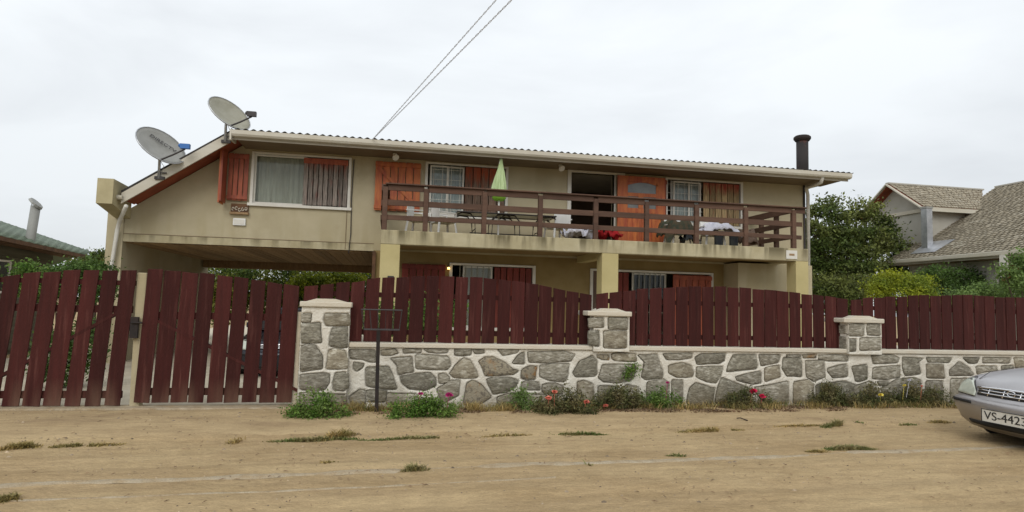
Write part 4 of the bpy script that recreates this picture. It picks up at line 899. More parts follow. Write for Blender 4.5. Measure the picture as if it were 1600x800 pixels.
# hedge seen through the carport
Y = 27
bl = [B(x, 436+(x % 3)*3, Y, 1.1, .95, 1.0) for x in range(290, 610, 26)]+[B(x, 470, Y, 1.3, .9, 1.0) for x in range(290, 610, 32)]
plant('hedge', 'dense green hedge seen beyond the open carport', 'hedge', (at(450, 470, Y).x, Y, 0), bl, 30000, .075, M['leaf_hedge'], 13, 8)
Y = 25.2
plant('bush', 'yellow flowering bush at the far end of the carport', 'bush', (at(510, 450, Y).x, Y, 0), [B(510, 442, Y, 1.0, .28, .5), B(545, 437, Y, .6, .2, .4), B(480, 447, Y, .6, .3, .4)], 7000, .06, M['leaf_yellow'], 14, 3)
Y = 12.2
plant('bush', 'garden plant glimpsed between the left gate boards', 'bush', (at(100, 560, Y).x, Y, 0), [B(90, 560, Y, .4, .4), B(130, 540, Y, .3, .4)], 4500, .035, M['leaf_mid'], 15, 3)
Y = 11.5
plant('bush', 'garden plant glimpsed through the fence behind the rubbish basket', 'bush', (at(640, 500, Y).x, Y, 0), [B(600, 500, Y, .5, .3), B(680, 495, Y, .5, .4)], 4500, .035, M['leaf_shrub'], 16, 3)

# wall-foot plants ----------------------------------------------------
def shrub(label, pxs_, top, bot, m, seed, n=2600, size=.020, asp=.45, cat='shrub', name='flowering_shrub'):
    a, b = pxs_; Yq = gp((a+b)/2, bot, .03).y; Yq = min(Yq, 9.72)
    xa, xb = at(a, bot, Yq).x, at(b, bot, Yq).x; h = at((a+b)/2, top, Yq).z; rr = random.Random(seed); bl = []; w_ = xb-xa
    for i in range(9):
        t = (i+rr.random())/9; hh = h*rr.uniform(.3, 1.0)*(.55+.45*math.sin(math.pi*t)); bl.append((xa+w_*t, Yq+rr.uniform(-.12, .07), hh*rr.uniform(.45, .6), w_*rr.uniform(.05, .11), .09, hh*.5))
    for i in range(9):
        t = rr.random(); hh = h*rr.uniform(.7, 1.12)*(.5+.5*math.sin(math.pi*t)); bl.append((xa+w_*t, Yq+rr.uniform(-.1, .05), hh*.8, .025, .03, hh*.28))
    return plant(name, label, cat, ((xa+xb)/2, Yq, .02), bl, n, size, m, seed, 14, 'plants along the foot of the wall', .15, .008, asp)
S = {}
S[1] = shrub('bright green shrub at the foot of the gate pillar', (452, 540), 612, 652, M['leaf_shrub'], 21, 3400)
S[2] = shrub('green shrub with magenta flowers right of the basket post', (605, 712), 612, 652, M['leaf_shrub'], 22, 4600)
S[3] = shrub('dark shrub with coral flowers below the middle pillar', (835, 925), 604, 646, M['leaf_olive'], 23, 4200)
S[4] = shrub('dusky green shrub under the wall, right of the coral flowers', (925, 1010), 598, 640, M['leaf_olive'], 24, 3800)
S[5] = shrub('green sprig shrub at the wall between olive clumps', (1000, 1062), 602, 636, M['leaf_shrub'], 25, 2200)
S[6] = shrub('low shrub with two pink flowers', (1130, 1205), 605, 634, M['leaf_olive'], 26, 2600)
S[7] = shrub('rounded dark olive shrub, tallest before the third pillar', (1272, 1340), 592, 632, M['leaf_olive'], 27, 4200)
S[8] = shrub('small olive shrub under the third pillar', (1338, 1385), 600, 630, M['leaf_olive'], 28, 2400)
S[9] = shrub('dark shrub with yellow and white blooms beside the car', (1385, 1482), 594, 632, M['leaf_olive'], 29, 5000)
S[10] = shrub('pale green upright weed left of the coral flowers', (795, 830), 605, 640, M['leaf_light'], 30, 1400)
# climbing sprig on wall
p = at(983, 582, 9.86)
T = thing('climbing_plant', 'small light green plant growing out of the stone wall below the middle pillar', 'plant', (p.x, 9.86, p.z))
leafcloud([(p.x+.06, 9.84, p.z+.06, .12, .04, .09), (p.x-.06, 9.84, p.z-.03, .1, .04, .07)], 600, .018, 77, shell=.1).build('foliage', M['leaf_shrub'], T)
MB().tube([(p.x-.1, 9.88, p.z-.1), (p.x+.1, 9.85, p.z+.1)], .005, 5).build('stem', M['trunk'], T)
def flower(px_, py_, T, m, r=.045, name='flower'):
    Yq = T.location.y-.16; c = at(px_, py_, Yq); mb = MB(); rr = random.Random(int(px_))
    r *= 1.15
    for k in range(34):
        d = Vector((rr.gauss(0, 1), rr.gauss(0, .6)-.4, rr.gauss(0, .5)+.35)).normalized(); s = d.orthogonal().normalized(); s.rotate(Matrix.Rotation(rr.random()*6.28, 3, d)); s *= r*.4; q = rr.uniform(.5, 1)
        d = Vector((d.x, d.y*.7, d.z*.6)); mb.quad(c+d*r*.15, c+d*r*.6*q+s, c+d*r*q, c+d*r*.6*q-s)
    mb.tube([c, c+Vector((rr.uniform(-.03, .03), .05, -max(.05, c.z*.6)))], .003, 4)
    f = mb.build(name, m, T); return f
for x, y, k, m, r in ((657, 615, 2, 'magenta', .04), (702, 617, 2, 'magenta', .06), (866, 612, 3, 'coral', .05), (857, 622, 3, 'coral', .06), (916, 628, 3, 'coral', .055), (946, 634, 4, 'coral', .05),
                      (1176, 611, 6, 'pink', .075), (1191, 619, 6, 'pink', .065), (1043, 598, 5, 'magenta', .035), (1413, 602, 9, 'yellowp', .035), (1376, 617, 8, 'yellowp', .05), (1421, 594, 9, 'clothw', .035), (1440, 603, 9, 'coral', .025)):
    flower(x, y, S[k], M[m], r)
# dry grass and litter along the wall foot, weeds on the street
def blades(spots, m, name, label, hgt, wd, seed, flat=.5):
    rr = random.Random(seed); mb = MB()
    for (x0, x1, y0, y1, n) in spots:
        for i in range(n):
            x = rr.uniform(x0, x1); y = rr.uniform(y0, y1)
            if noise.noise((x*2.2, y*2.2, seed)) < .02+rr.uniform(-.2, .1): continue
            h = hgt*rr.uniform(.3, 1.1); a = rr.random()*6.28; l = h*rr.uniform(.2, 1)*flat*2; z = gh(x, y)
            d = Vector((math.cos(a), math.sin(a), 0)); s = Vector((-d.y, d.x, 0))*wd*rr.uniform(.6, 1.3); p = Vector((x, y, z))
            k = len(mb.v); mb.v += [tuple(p-s), tuple(p+s), tuple(p+d*l*.4+s*.7+Vector((0, 0, h*.65))), tuple(p+d*l*.4-s*.7+Vector((0, 0, h*.65))), tuple(p+d*l+Vector((0, 0, h)))]
            mb.f += [(k, k+1, k+2, k+3), (k+3, k+2, k+4)]
    return mb.build(name, m, None, kind='stuff', label=label, cat='grass')
blades([(-.6, .4, 9.4, 9.85, 900), (1.2, 3.0, 9.35, 9.85, 4200), (3.0, 6.2, 9.4, 9.88, 2600), (6.2, 10.6, 9.4, 9.88, 2600), (-1.3, -.5, 9.3, 9.8, 400)], M['dry'], 'dry_grass', 'straw coloured dry grass along the foot of the stone wall', .13, .005, 31, 1.0)
blades([(-1.0, 11, 9.45, 9.88, 1800)], M['weed'], 'grass', 'sparse green weeds along the foot of the stone wall', .12, .007, 35)
blades([(-1.3, 11, 9.22, 9.82, 16000)], M['litter'], 'leaf_litter', 'brown dry leaves and stalks littered before the stone wall', .035, .011, 32, 1.5)
def tuft(p0, p1, n, wid, m, hgt, seed, label, name='weed_tuft', group='weed tufts on the dirt street'):
    rr = random.Random(seed); mb = MB()
    for i in range(n):
        t = rr.random(); y = p0.y+(p1.y-p0.y)*t+rr.gauss(0, wid*.5); x = p0.x+(p1.x-p0.x)*t+rr.gauss(0, .03)
        if noise.noise((x*3, y*2, seed)) < -.2: continue
        env = max(.25, math.sin(math.pi*t)) ; h = hgt*rr.uniform(.3, 1)*env; a = rr.random()*6.28; d = Vector((math.cos(a), math.sin(a), 0)); z = gh(x, y)
        s = Vector((-d.y, d.x, 0))*.006*rr.uniform(.7, 1.5); p = Vector((x, y, z)); l = h*rr.uniform(.5, 1.8); k = len(mb.v)
        mb.v += [tuple(p-s), tuple(p+s), tuple(p+d*l*.5+s*.8+Vector((0, 0, h*.7))), tuple(p+d*l*.5-s*.8+Vector((0, 0, h*.7))), tuple(p+d*l+Vector((0, 0, h)))]
        mb.f += [(k, k+1, k+2, k+3), (k+3, k+2, k+4)]
    if mb.v: mb.build(name, m, None, kind='stuff', label=label, cat='weeds', group=group)
tf = [((352, 692), (420, 688), 260, .10, 'dry', .08, 'dry straw tuft at the left end of the buried kerb'), ((420, 690), (560, 685), 1100, .05, 'weed', .055, 'long green weed strip along the buried kerb'),
 ((500, 688), (556, 680), 260, .06, 'dry', .12, 'taller straw heads in the kerb weed strip'), ((560, 687), (715, 681), 900, .045, 'weed', .04, 'thin weed line right of the long strip'), ((750, 681), (830, 678), 260, .03, 'dry', .04, 'faint straw line in the middle of the street'),
 ((862, 677), (950, 677), 480, .035, 'weed', .05, 'green weed line below the coral flowers'), ((1060, 674), (1160, 671), 650, .05, 'dry', .06, 'brown dry weed patch right of centre'), ((1210, 668), (1290, 666), 420, .03, 'dry', .035, 'brownish weed line leading to the green tuft'),
 ((1285, 668), (1345, 663), 700, .05, 'weed', .09, 'fresh green tuft before the third pillar'), ((1405, 665), (1430, 664), 110, .03, 'weed', .04, 'tiny green tuft left of the car'), ((1450, 662), (1485, 661), 200, .04, 'dry', .05, 'dry tuft beside the car bumper'),
 ((1290, 702), (1365, 702), 1500, .06, 'weed', .06, 'widest green tuft on the near kerb line'), ((1262, 706), (1292, 706), 260, .03, 'dry', .04, 'brown tuft left of the widest green tuft'), ((885, 728), (918, 727), 420, .045, 'weed', .07, 'small round green tuft in mid street'),
 ((634, 735), (662, 734), 420, .05, 'weed', .07, 'small green tuft nearest the camera'), ((1045, 712), (1070, 712), 120, .03, 'weed', .035, 'faint green speck on the near kerb'), ((0, 702), (60, 699), 900, .06, 'dry', .07, 'dark dry tuft at the left edge'),
 ((60, 700), (195, 694), 700, .05, 'dry', .04, 'dry weed line left of the driveway'), ((0, 780), (38, 776), 700, .05, 'dry', .05, 'dry clump at the lower left corner'), ((560, 704), (595, 703), 180, .03, 'weed', .03, 'sparse weed below the long strip'), ((480, 722), (520, 722), 200, .04, 'dry', .03, 'brown speckled patch near the second kerb')]
for i, (a, b, n_, wd, m_, h_, lb) in enumerate(tf): tuft(gp(*a), gp(*b), n_, wd, M[m_], h_, 40+i, lb)
# pebbles
rr = random.Random(5); mb = MB()
for i in range(7000):
    x = rr.uniform(-8, 13); y = 3.5+6.2*rr.random()**.8
    if noise.noise((x*.7, y*.9, 2)) < -.05 and rr.random() < .8: continue
    s = rr.choice((.005, .006, .008, .010, .013, .024 if rr.random() < .15 else .007)); z = gh(x, y)+(.006 if y > kerb_y(x) else 0); k = len(mb.v)
    for q in range(5): t = q*1.2566+rr.uniform(-.3, .3); mb.v.append((x+s*math.cos(t)*rr.uniform(.8, 1.5), y+s*math.sin(t), z-.003))
    mb.v.append((x, y, z+s*.6)); mb.f += [(k+q, k+(q+1) % 5, k+5) for q in range(5)]
mb.build('gravel', mat('pebble', (.36, .28, .19), .95, (.14, .105, .07), 9, 2, island=.5), None, kind='stuff', label='small loose stones scattered over the dirt street', cat='gravel')
rr = random.Random(15); mb = MB()
for i in range(1500):
    x = rr.uniform(-7, 12); y = 4+5.4*rr.random()
    if noise.noise((x*.5, y*1.1, 8)) < .02: continue
    l = rr.uniform(.02, .07); a = rr.random()*3.14; z = gh(x, y)+.012; d = Vector((math.cos(a)*l, math.sin(a)*l, rr.uniform(-.004, .008))); s = Vector((-d.y, d.x, 0)).normalized()*rr.uniform(.002, .005); p = Vector((x, y, z))
    k = len(mb.v); mb.v += [tuple(p-s), tuple(p+s), tuple(p+d+s*.5), tuple(p+d-s*.5), tuple(p+d*.5+Vector((0, 0, .006)))]; mb.f += [(k, k+1, k+4), (k+1, k+2, k+4), (k+2, k+3, k+4), (k+3, k, k+4)]
mb.build('straw_litter', M['litter'], None, kind='stuff', label='dry straw and bark bits strewn over the dirt street', cat='litter')
a, b = gp(1151, 659), gp(1168, 662)
MB().tube([(a.x, a.y, .05), ((a.x+b.x)/2, a.y-.03, .06), (b.x, b.y, .045)], .009, 6).build('twig', M['trunk'], None, label='small dark twig lying on the dirt before the wall', cat='twig')

# ------------------------------------------------------------------ neighbour on the right
NX = 17.0; ez = 3.47
T = thing('shingled_house', 'grey house with brown shingled roof and a dormer, right of the cream house', 'house', (NX+4, 19, 0))
py0, py1 = 11.0, 19.35
tp = .62   # main roof pitch (rise per metre)
rx = 4.6
def surf(nu, nv, P, m, name, parent, courses=True):
    """roof slope built from overlapping shingle courses; P = eave-left, eave-right, ridge-right, ridge-left"""
    A, B_, C2, D = [Vector(p) for p in P]; nrm = (B_-A).cross(D-A).normalized()
    if nrm.z < 0: nrm = -nrm
    mb = MB(); rr = random.Random(int(A.x*7+A.y))
    for j in range(nv):
        t0, t1 = j/nv, (j+1.25)/nv; u = 0
        while u < 1:
            du = rr.uniform(.7, 1.3)/nu; u1 = min(1, u+du)
            p = lambda uu, tt: A.lerp(B_, uu).lerp(D.lerp(C2, uu), min(tt, 1))
            h0, h1 = .035+rr.uniform(-.008, .008), .008; g = .003
            a, b, c, d = p(u+g, t0)+nrm*h0, p(u1-g, t0)+nrm*h0, p(u1-g, t1)+nrm*h1, p(u+g, t1)+nrm*h1; e, f_ = p(u+g, t0), p(u1-g, t0)
            mb.add([a, b, c, d, e, f_], [(0, 1, 2, 3), (4, 5, 1, 0)]); u = u1
    o = mb.build(name, m, parent, kind='stuff'); return o
eL, eR = (NX, py0, ez), (NX, py1, ez); rR, rL = (NX+rx, py1, ez+rx*tp), (NX+rx, py0, ez+rx*tp)
MB().quad((NX, py0, ez-.01), (NX, py1, ez-.01), (NX+rx, py1, ez+rx*tp-.01), (NX+rx, py0, ez+rx*tp-.01)).quad((NX+rx, py0, ez+rx*tp-.01), (NX+rx, py1, ez+rx*tp-.01), (NX+2*rx, py1, ez), (NX+2*rx, py0, ez)).build('roof', M['shingle'], T)
surf(46, 40, [eR, eL, rL, rR], M['shingle'], 'shingles', T)
MB().bar((NX+rx, py0, ez+rx*tp+.012), (NX+rx, py1, ez+rx*tp+.012), .16, .05).build('ridge_cap', M['nwall'], T)
MB().box(NX-.12, NX-.02, py0, py1, ez-.13, ez-.0).build('gutter', M['gutter'], T, bevel=.02); box(NX-.02, NX+.02, py0, py1, ez-.19, ez-.02).build('fascia_board', M['fascia'], T)
MB().box(NX+.5, NX+.7, py0+.4, py1-.4, 0, ez+.1).prism_y([(NX+.7, ez-.05), (NX+2*rx-.5, ez-.05), (NX+rx, ez+rx*tp-.35)], py1-.5, py1-.4).prism_y([(NX+.7, ez-.05), (NX+2*rx-.5, ez-.05), (NX+rx, ez+rx*tp-.35)], py0+.4, py0+.5).box(NX+.7, NX+2*rx-.5, py0+.4, py0+.5, 0, ez-.051).box(NX+.7, NX+2*rx-.5, py1-.5, py1-.4, 0, ez-.051).build('wall', M['nwall'], T)
box(NX+.02, NX+.5, py0+.3, py1-.3, ez-.2, ez-.17).build('soffit', M['eave'], T)
def atx(x, y, X): d = ray(x, y); return Vector((0, 0, CH))+d*(X/d.x)
q = atx(1568, 392, NX-.1); MB().box(NX-.16, NX-.04, q.y-.08, q.y+.08, ez-.75, ez-.13).build('downpipe', M['white'], T)
q0, q1 = atx(1590, 405, NX+.45), atx(1560, 420, NX+.45)
f = MB().box(NX+.43, NX+.49, 12.6, q1.y, 2.2, 2.3).box(NX+.43, NX+.49, 12.6, q1.y, 3.12, 3.2).box(NX+.43, NX+.49, q1.y, q1.y+.08, 2.2, 3.2).build('window', M['white'], T)
box(NX+.47, NX+.495, 12.6, q1.y, 2.3, 3.12).build('pane', M['darkpaint'], f); box(NX+.44, NX+.46, q1.y-.7, q1.y-.1, 2.35, 3.1).build('shutter', M['red'], f)
box(NX+.44, NX+.5, q1.y+.8, py1-.9, 2.72, 2.82).build('wall_band', M['cap'], T)
# dormer: gable facing the cream house, ridge along X
gxp = NX+1.0
ap = atx(1387, 287, gxp-.35); rb = atx(1441, 322, gxp-.35); lb = atx(1362, 320, gxp-.35)
apz, apy = ap.z, ap.y; ez2 = rb.z; hy0 = rb.y; hy1 = 2*apy-hy0
def xm(z): return NX+(z-ez)/tp      # where the main roof reaches height z
xe = xm(apz)
MB().add([(gxp-.35, hy0, ez2), (gxp-.35, apy, apz), (xm(apz)+.1, apy, apz), (xm(ez2)+.1, hy0, ez2), (gxp-.35, hy0, ez2-.1), (gxp-.35, apy, apz-.1), (xm(apz)+.1, apy, apz-.1), (xm(ez2)+.1, hy0, ez2-.1)],
    [(0, 3, 2, 1), (4, 5, 6, 7), (0, 1, 5, 4), (3, 0, 4, 7)]).add([(gxp-.35, hy1, ez2), (gxp-.35, apy, apz), (xm(apz)+.1, apy, apz), (xm(ez2)+.1, hy1, ez2), (gxp-.35, hy1, ez2-.1), (gxp-.35, apy, apz-.1), (xm(apz)+.1, apy, apz-.1), (xm(ez2)+.1, hy1, ez2-.1)],
    [(0, 1, 2, 3), (7, 6, 5, 4), (0, 4, 5, 1), (3, 7, 4, 0)]).build('dormer_roof', M['soffit'], T)
surf(20, 11, [(gxp-.36, hy0-.02, ez2), (xm(ez2)+.1, hy0-.02, ez2), (xm(apz)+.1, apy, apz), (gxp-.36, apy, apz)], M['shingle'], 'shingles', T)
surf(20, 11, [(gxp-.36, hy1+.02, ez2), (xm(ez2)+.1, hy1+.02, ez2), (xm(apz)+.1, apy, apz), (gxp-.36, apy, apz)], M['shingle'], 'shingles', T)
MB().bar((gxp-.38, hy0, ez2-.04), (gxp-.38, apy, apz-.04), .04, .15, (1, 0, 0)).bar((gxp-.38, hy1, ez2-.04), (gxp-.38, apy, apz-.04), .04, .15, (1, 0, 0)).build('barge_board', M['gutter'], T)
MB().box(gxp-.36, xm(ez2)-.05, hy0-.05, hy0, ez2-.16, ez2-.02).build('gutter', M['gutter'], T)
MB().bar((gxp-.38, apy, apz+.012), (xm(apz)+.1, apy, apz+.012), .16, .05).build('ridge_cap', M['nwall'], T)
s_ = .28
MB().add([(gxp, hy0+s_, ez+.4), (gxp, hy1-s_, ez+.4), (gxp, hy1-s_, ez2+.1), (gxp, apy, apz-.13), (gxp, hy0+s_, ez2+.1)], [(0, 4, 3, 2, 1)]).add([(gxp, hy0+s_, ez+.4), (xm(ez2), hy0+s_, ez+.4), (xm(ez2), hy0+s_, ez2+.05), (gxp, hy0+s_, ez2+.05)], [(0, 1, 2, 3)]).build('dormer_wall', M['nwall'], T)
zb_ = atx(1420, 326, gxp).z
box(gxp-.06, gxp-.002, hy0+s_-.02, hy1-s_+.3, ez2-.14, ez2-.02).build('wall_band', M['cap'], T)
# flue on the eave roof
cq = None
fx = NX+.62; f0 = atx(1449, 384, fx); f1 = atx(1449, 326, fx)
ft = thing('square_flue', 'square galvanised flue with flashing on the brown shingled roof', 'chimney', (fx, f0.y, f0.z))
box(fx-.11, fx+.11, f0.y-.12, f0.y+.12, f0.z-.3, f1.z).build('shaft', M['metal'], ft); box(fx-.13, fx+.13, f0.y-.14, f0.y+.14, f1.z, f1.z+.06).build('cap', M['dish'], ft)
zr = lambda x: ez+(x-NX)*tp+.05
MB().add([(fx-.4, f0.y-.7, zr(fx-.4)), (fx+.3, f0.y-.8, zr(fx+.3)), (fx+.3, f0.y+.3, zr(fx+.3)), (fx-.4, f0.y+.3, zr(fx-.4))], [(0, 1, 2, 3)]).build('flashing', M['metal'], ft)

# ------------------------------------------------------------------ neighbour on the left
T = thing('green_roofed_house', 'dark wooden house with a green sheet roof at the left edge', 'house', (-13, 17, 0))
XL = -9.0; E = [Vector((XL, 12.0, 3.08)), Vector((XL, 21.1, 2.80))]
Rg = [Vector((-13.5, 12.0, 4.75)), Vector((-13.5, 24.3, 4.42))]
RT_, = (at(140, 393, 22.0),)
mb = MB(); tip = atx(142, 393, -9.0)
E1 = Vector((XL, tip.y-.4, 2.80)); rp1 = atx(0, 345, -11.2); rp0 = rp1+(rp1-Vector((tip.x, tip.y, tip.z)))*1.0
nrib = 26; k = 0
top0, top1 = rp0, Vector(tip); e0_ = Vector((XL, 11.0, 3.12)); e1_ = E1
for side in (1,):
    V = []
    for i in range(nrib*6+1):
        t = i/(nrib*6); a = e0_.lerp(e1_, t); b = top0.lerp(top1, t); dz = .012*math.sin(i*math.pi/3)
        V.append((a.x, a.y, a.z+dz)); V.append((b.x, b.y, b.z+dz))
    mb.add(V, [(2*i, 2*i+2, 2*i+3, 2*i+1) for i in range(nrib*6)])
o = mb.build('roof', M['ngreen'], T, True); md = o.modifiers.new('s', 'SOLIDIFY'); md.thickness = .03
MB().quad(top0, top1, top1+Vector((-6, 2, -2.2)), top0+Vector((-6, 2, -2.2))).build('rear_roof', M['ngreen'], T)
MB().bar(e0_+Vector((.0, 0, -.07)), e1_+Vector((0, 0, -.07)), .05, .10).build('eave_beam', M['rust'], T)
MB().bar(e0_+Vector((-.25, 0, -.12)), e1_+Vector((-.25, -.3, -.12)), .4, .02).build('soffit', M['rust'], T)
XW = XL-.55
for i in range(13):
    z0 = .1+i*.22; box(XW-.03+.004*(i % 2), XW, 11.2, 20.6, z0, z0+.21).build('plank', M['ndark'], T)
box(XW-.1, XW-.035, 11.2, 20.6, 0, 3.0).build('wall', M['ndark'], T)
q0, q1 = atx(-22, 403, XW), atx(14, 428, XW)
f = MB().box(XW-.0, XW+.04, q0.y, q1.y, q1.z-.5, q1.z-.44).box(XW, XW+.04, q0.y, q1.y, q0.z-.05, q0.z).box(XW, XW+.04, q1.y-.07, q1.y, q1.z-.44, q0.z-.05).box(XW, XW+.04, q1.y-.62, q1.y-.56, q1.z-.44, q0.z-.05).build('window', M['white'], T)
box(XW+.002, XW+.01, q0.y+.02, q1.y-.07, q1.z-.44, q0.z-.05).build('pane', M['darkpaint'], f)
c0 = at(47, 376, 19.0); c1 = at(56, 322, 19.0)
ft = thing('metal_flue', 'round tilted metal stove pipe on the green roof', 'chimney', tuple(c0))
MB().tube([c0-Vector((0, 0, .05)), c0, c1], .115, 14).build('pipe', M['dish'], ft, True)
MB().tube([c1+Vector((-.02, 0, .05)), c1+Vector((0.02, 0, .09))], [.2, .18], 14).tube([c1+Vector((-.1, 0, 0)), c1+Vector((-.1, 0, .07))], .01, 5).tube([c1+Vector((.1, 0, 0)), c1+Vector((.1, 0, .07))], .01, 5).build('rain_cap', M['dish'], ft)

# ------------------------------------------------------------------ cars
def car(label, paint, plate_text=None):
    T = thing('parked_car', label, 'car', (0, 0, 0))
    # rings: z, nose x, half width, rear x
    RG = [(.14, .16, .80, 4.10), (.23, .06, .87, 4.18), (.36, .015, .905, 4.22), (.44, .0, .925, 4.24), (.50, .0, .93, 4.25), (.525, .03, .93, 4.25), (.60, .07, .925, 4.24), (.68, .115, .915, 4.22), (.735, .17, .90, 4.20), (.775, .30, .885, 4.15), (.82, .55, .87, 4.08), (.865, .90, .85, 3.95), (.90, 1.25, .83, 3.8)]
    def outline(r, n=22):
        z, x0, hw, x1 = r; P = []
        for i in range(n+1):                        # front curve from -hw to +hw
            t = -1+2*i/n; y = math.sin(t*math.pi/2)*hw; s = abs(math.sin(t*math.pi/2)); P.append((x0+.26*s**2.2+.5*max(0, s-.94)/.06*.55, y))
        for i in range(n+1):
            t = 1-2*i/n; y = math.sin(t*math.pi/2)*hw; s = abs(math.sin(t*math.pi/2)); P.append((x1-.2*s**2.4-.3*max(0, s-.94)/.06*.5, y))
        return [(x, y, z) for x, y in P]
    mb = MB(); rows = [outline(r) for r in RG]; n = len(rows[0])
    for r in rows: mb.v += r
    for j in range(len(rows)-1):
        for i in range(n): mb.f.append((j*n+i, (j)*n+(i+1) % n, (j+1)*n+(i+1) % n, (j+1)*n+i))
    k = (len(rows)-1)*n; cc = len(mb.v)
    top = [(x*.98+.03, y*.9, .925) for x, y, z in rows[-1]]; mb.v += top
    for i in range(n): mb.f.append((k+i, k+(i+1) % n, cc+(i+1) % n, cc+i))
    mb.f.append(tuple(cc+i for i in range(n)))
    o = mb.build('body', paint, T, True)
    mb = MB(); mb.v = list(rows[0])+[(x*.97+.06, y*.9, .12) for x, y, z in rows[0]]; mb.f = [((i+1) % n, i, n+i, n+(i+1) % n) for i in range(n)]+[tuple(range(n, 2*n))]; mb.build('underbody', M['rubber'], T)
    def fx_(z):
        for (a, b) in zip(RG[:-1], RG[1:]):
            if a[0] <= z <= b[0]: t = (z-a[0])/(b[0]-a[0]); return a[1]+(b[1]-a[1])*t, a[2]+(b[2]-a[2])*t
        return RG[-1][1], RG[-1][2]
    def sp(y, z, off):                                # point on the nose, pushed out
        x0, hw = fx_(z); s = min(1, abs(y)/hw); x = x0+.26*s**2.2+.5*max(0, s-.94)/.06*.55
        return Vector((x-off, y+(off*.6*(1 if y > 0 else -1) if s > .8 else 0), z))
    def patch(ys, zf0, zf1, off, m, name, nz=4, th=.012, parent=T):
        mb = MB(); ny = len(ys)
        for j in range(nz+1):
            for y in ys: z = zf0(y)+(zf1(y)-zf0(y))*j/nz; mb.v.append(tuple(sp(y, z, off)))
        mb.f = [(j*ny+i, (j+1)*ny+i, (j+1)*ny+i+1, j*ny+i+1) for j in range(nz) for i in range(ny-1)]
        o = mb.build(name, m, parent, True); md = o.modifiers.new('s', 'SOLIDIFY'); md.thickness = th; md.offset = -1; return o
    yy = lin(-.89, .89, 40)
    b_ = patch(yy, lambda y: .155, lambda y: .535-.03*(abs(y)/.9)**4, .022, paint, 'bumper', 8)
    patch(lin(-.62, .62, 20), lambda y: .20, lambda y: .265-.02*abs(y), .030, M['rubber'], 'air_intake', 2, parent=b_)
    patch(lin(-.885, -.5, 12), lambda y: .455, lambda y: .49, .030, M['rubber'], 'bumper_strip', 1, parent=b_); patch(lin(.5, .885, 12), lambda y: .455, lambda y: .49, .030, M['rubber'], 'bumper_strip', 1, parent=b_)
    for s in (-1, 1):
        ys = lin(.50*s, .875*s, 14)
        h = patch(ys, lambda y: .555+.02*(abs(y)-.5), lambda y: .565+.19*math.sin(min(1, (abs(y)-.46)/.30)*math.pi/2)-.12*max(0, (abs(y)-.74)/.135)**1.5, .016, M['lens'], 'headlight', 6)
        patch(ys, lambda y: .545+.02*(abs(y)-.5), lambda y: .575+.195*math.sin(min(1, (abs(y)-.45)/.30)*math.pi/2)-.12*max(0, (abs(y)-.74)/.14)**1.5, .008, M['dark'], 'bezel', 6, parent=h)
    g = patch(lin(-.47, .47, 14), lambda y: .575, lambda y: .675-.02*(abs(y)/.47)**2, .010, M['rubber'], 'grille', 3)
    for z in (.605, .64): patch(lin(-.46, .46, 14), lambda y: z-.005, lambda y: z+.005, .022, M['chrome'], 'grille_bar', 1, parent=g)
    for y0 in (-.3, -.1, .1, .3): patch([y0-.006, y0+.006], lambda y: .58, lambda y: .665, .02, M['chrome'], 'grille_bar', 1, parent=g)
    patch(lin(-.5, .5, 14), lambda y: .672-.02*(abs(y)/.47)**2, lambda y: .692-.02*(abs(y)/.47)**2, .022, M['chrome'], 'grille_trim', 1, parent=g)
    MB().tube([(.06, .0+.02*math.cos(t)*2.4, .64+.02*math.sin(t)*1.6) for t in lin(0, 6.28, 16)], .006, 6).build('emblem', M['chrome'], g)
    for s in (-1, 1): MB().tube([sp(s*.60, .745, .004)+Vector((0, 0, .004)), Vector((.55, s*.66, .832)), Vector((1.2, s*.68, .915))], .004, 5).build('hood_seam', M['dark'], T)
    # cabin
    base = [(1.25, -.78), (1.0, -.3), (1.0, .3), (1.25, .78), (3.5, .80), (3.75, .4), (3.75, -.4), (3.5, -.80)]
    roof = [(1.95, -.58), (1.85, -.25), (1.85, .25), (1.95, .58), (3.0, .60), (3.1, .3), (3.1, -.3), (3.0, -.60)]
    mb = MB(); mb.v = [(x, y, .92) for x, y in base]+[(x, y, 1.36) for x, y in roof]+[(x*.96+.1, y*.9, 1.40) for x, y in roof]
    mb.f = [(8+i, 8+(i+1) % 8, 16+(i+1) % 8, 16+i) for i in range(8)]+[tuple(range(16, 24))]+[(i, (i+1) % 8, 8+(i+1) % 8, 8+i) for i in range(8)]
    mb.build('cabin', paint, T, False, .02)
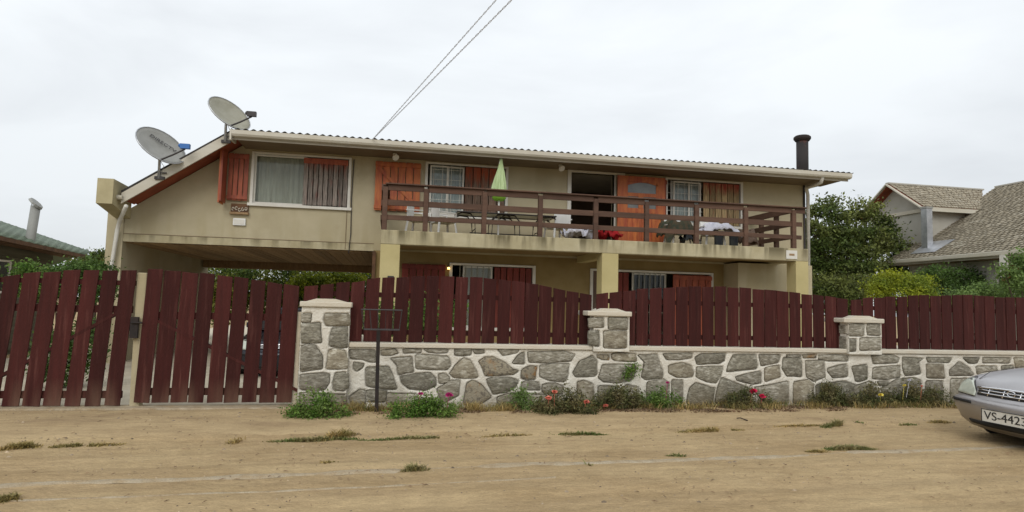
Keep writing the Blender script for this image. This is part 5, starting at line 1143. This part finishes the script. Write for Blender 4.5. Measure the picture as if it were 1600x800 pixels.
    def gl(a, b, name):
        P = [Vector((*base[a], .92)), Vector((*base[b], .92)), Vector((*roof[b], 1.36)), Vector((*roof[a], 1.36))]; c = sum(P, Vector())/4; nn = (P[1]-P[0]).cross(P[3]-P[0]).normalized()
        if nn.dot(c-Vector((2.4, 0, 1.1))) < 0: nn = -nn
        P = [c+(p-c)*.9+nn*.006 for p in P]; MB().quad(*P).build(name, M['darkpaint'], T)
    gl(0, 1, 'windscreen'); gl(1, 2, 'windscreen'); gl(2, 3, 'windscreen'); gl(3, 4, 'side_window'); gl(7, 0, 'side_window'); gl(5, 6, 'rear_window')
    for x in (.98, 3.4):
        for s in (-1, 1):
            wh = MB(); 
            wh.tube([(x, s*.76, .31), (x, s*.80, .31), (x, s*.935, .31), (x, s*.945, .31)], [.27, .31, .31, .28], 24)
            w_ = wh.build('wheel', M['rubber'], T, True); MB().tube([(x, s*.946, .31), (x, s*.956, .31)], [.19, .17], 16).build('rim', M['chrome'], w_)
            MB().tube([(x, s*.915, .33), (x, s*.934, .33)], .37, 24).build('wheel_arch', M['rubber'], T)
    for s in (-1, 1): MB().box(1.5, 1.62, s*.9-.07, s*.9+.07, .95, 1.07).build('mirror', paint, T, bevel=.02)
    if plate_text:
        yc, zc = 0.0, .355; xp = -.03
        p_ = box(xp-.012, xp-.004, yc-.29, yc+.29, zc-.078, zc+.078).build('licence_plate', M['plate'], T, bevel=.003)
        MB().box(xp-.016, xp-.012, -.29, .29, zc+.07, zc+.078).box(xp-.016, xp-.012, -.29, .29, zc-.078, zc-.07).box(xp-.016, xp-.012, -.29, -.282, zc-.07, zc+.07).box(xp-.016, xp-.012, .282, .29, zc-.07, zc+.07).build('plate_border', M['ink'], p_)
        rot = Matrix(((0, 0, -1, 0), (-1, 0, 0, 0), (0, 1, 0, 0), (0, 0, 0, 1)))
        text(plate_text, .135, M['ink'], (xp-.014, yc, zc), rot, p_, sx=1.12)
    return T
c1_ = car('silver saloon car at the right edge, nose pointing left', M['silver'], 'VS-4423')
c1_.location = (7.45, 6.62, 0); c1_.scale = (1, 1.09, 1.04)
c2_ = car('dark car standing in the carport behind the right gate leaf', M['darkpaint'])
c2_.location = (-2.1, 13.6, .012); c2_.rotation_euler.z = R(90)
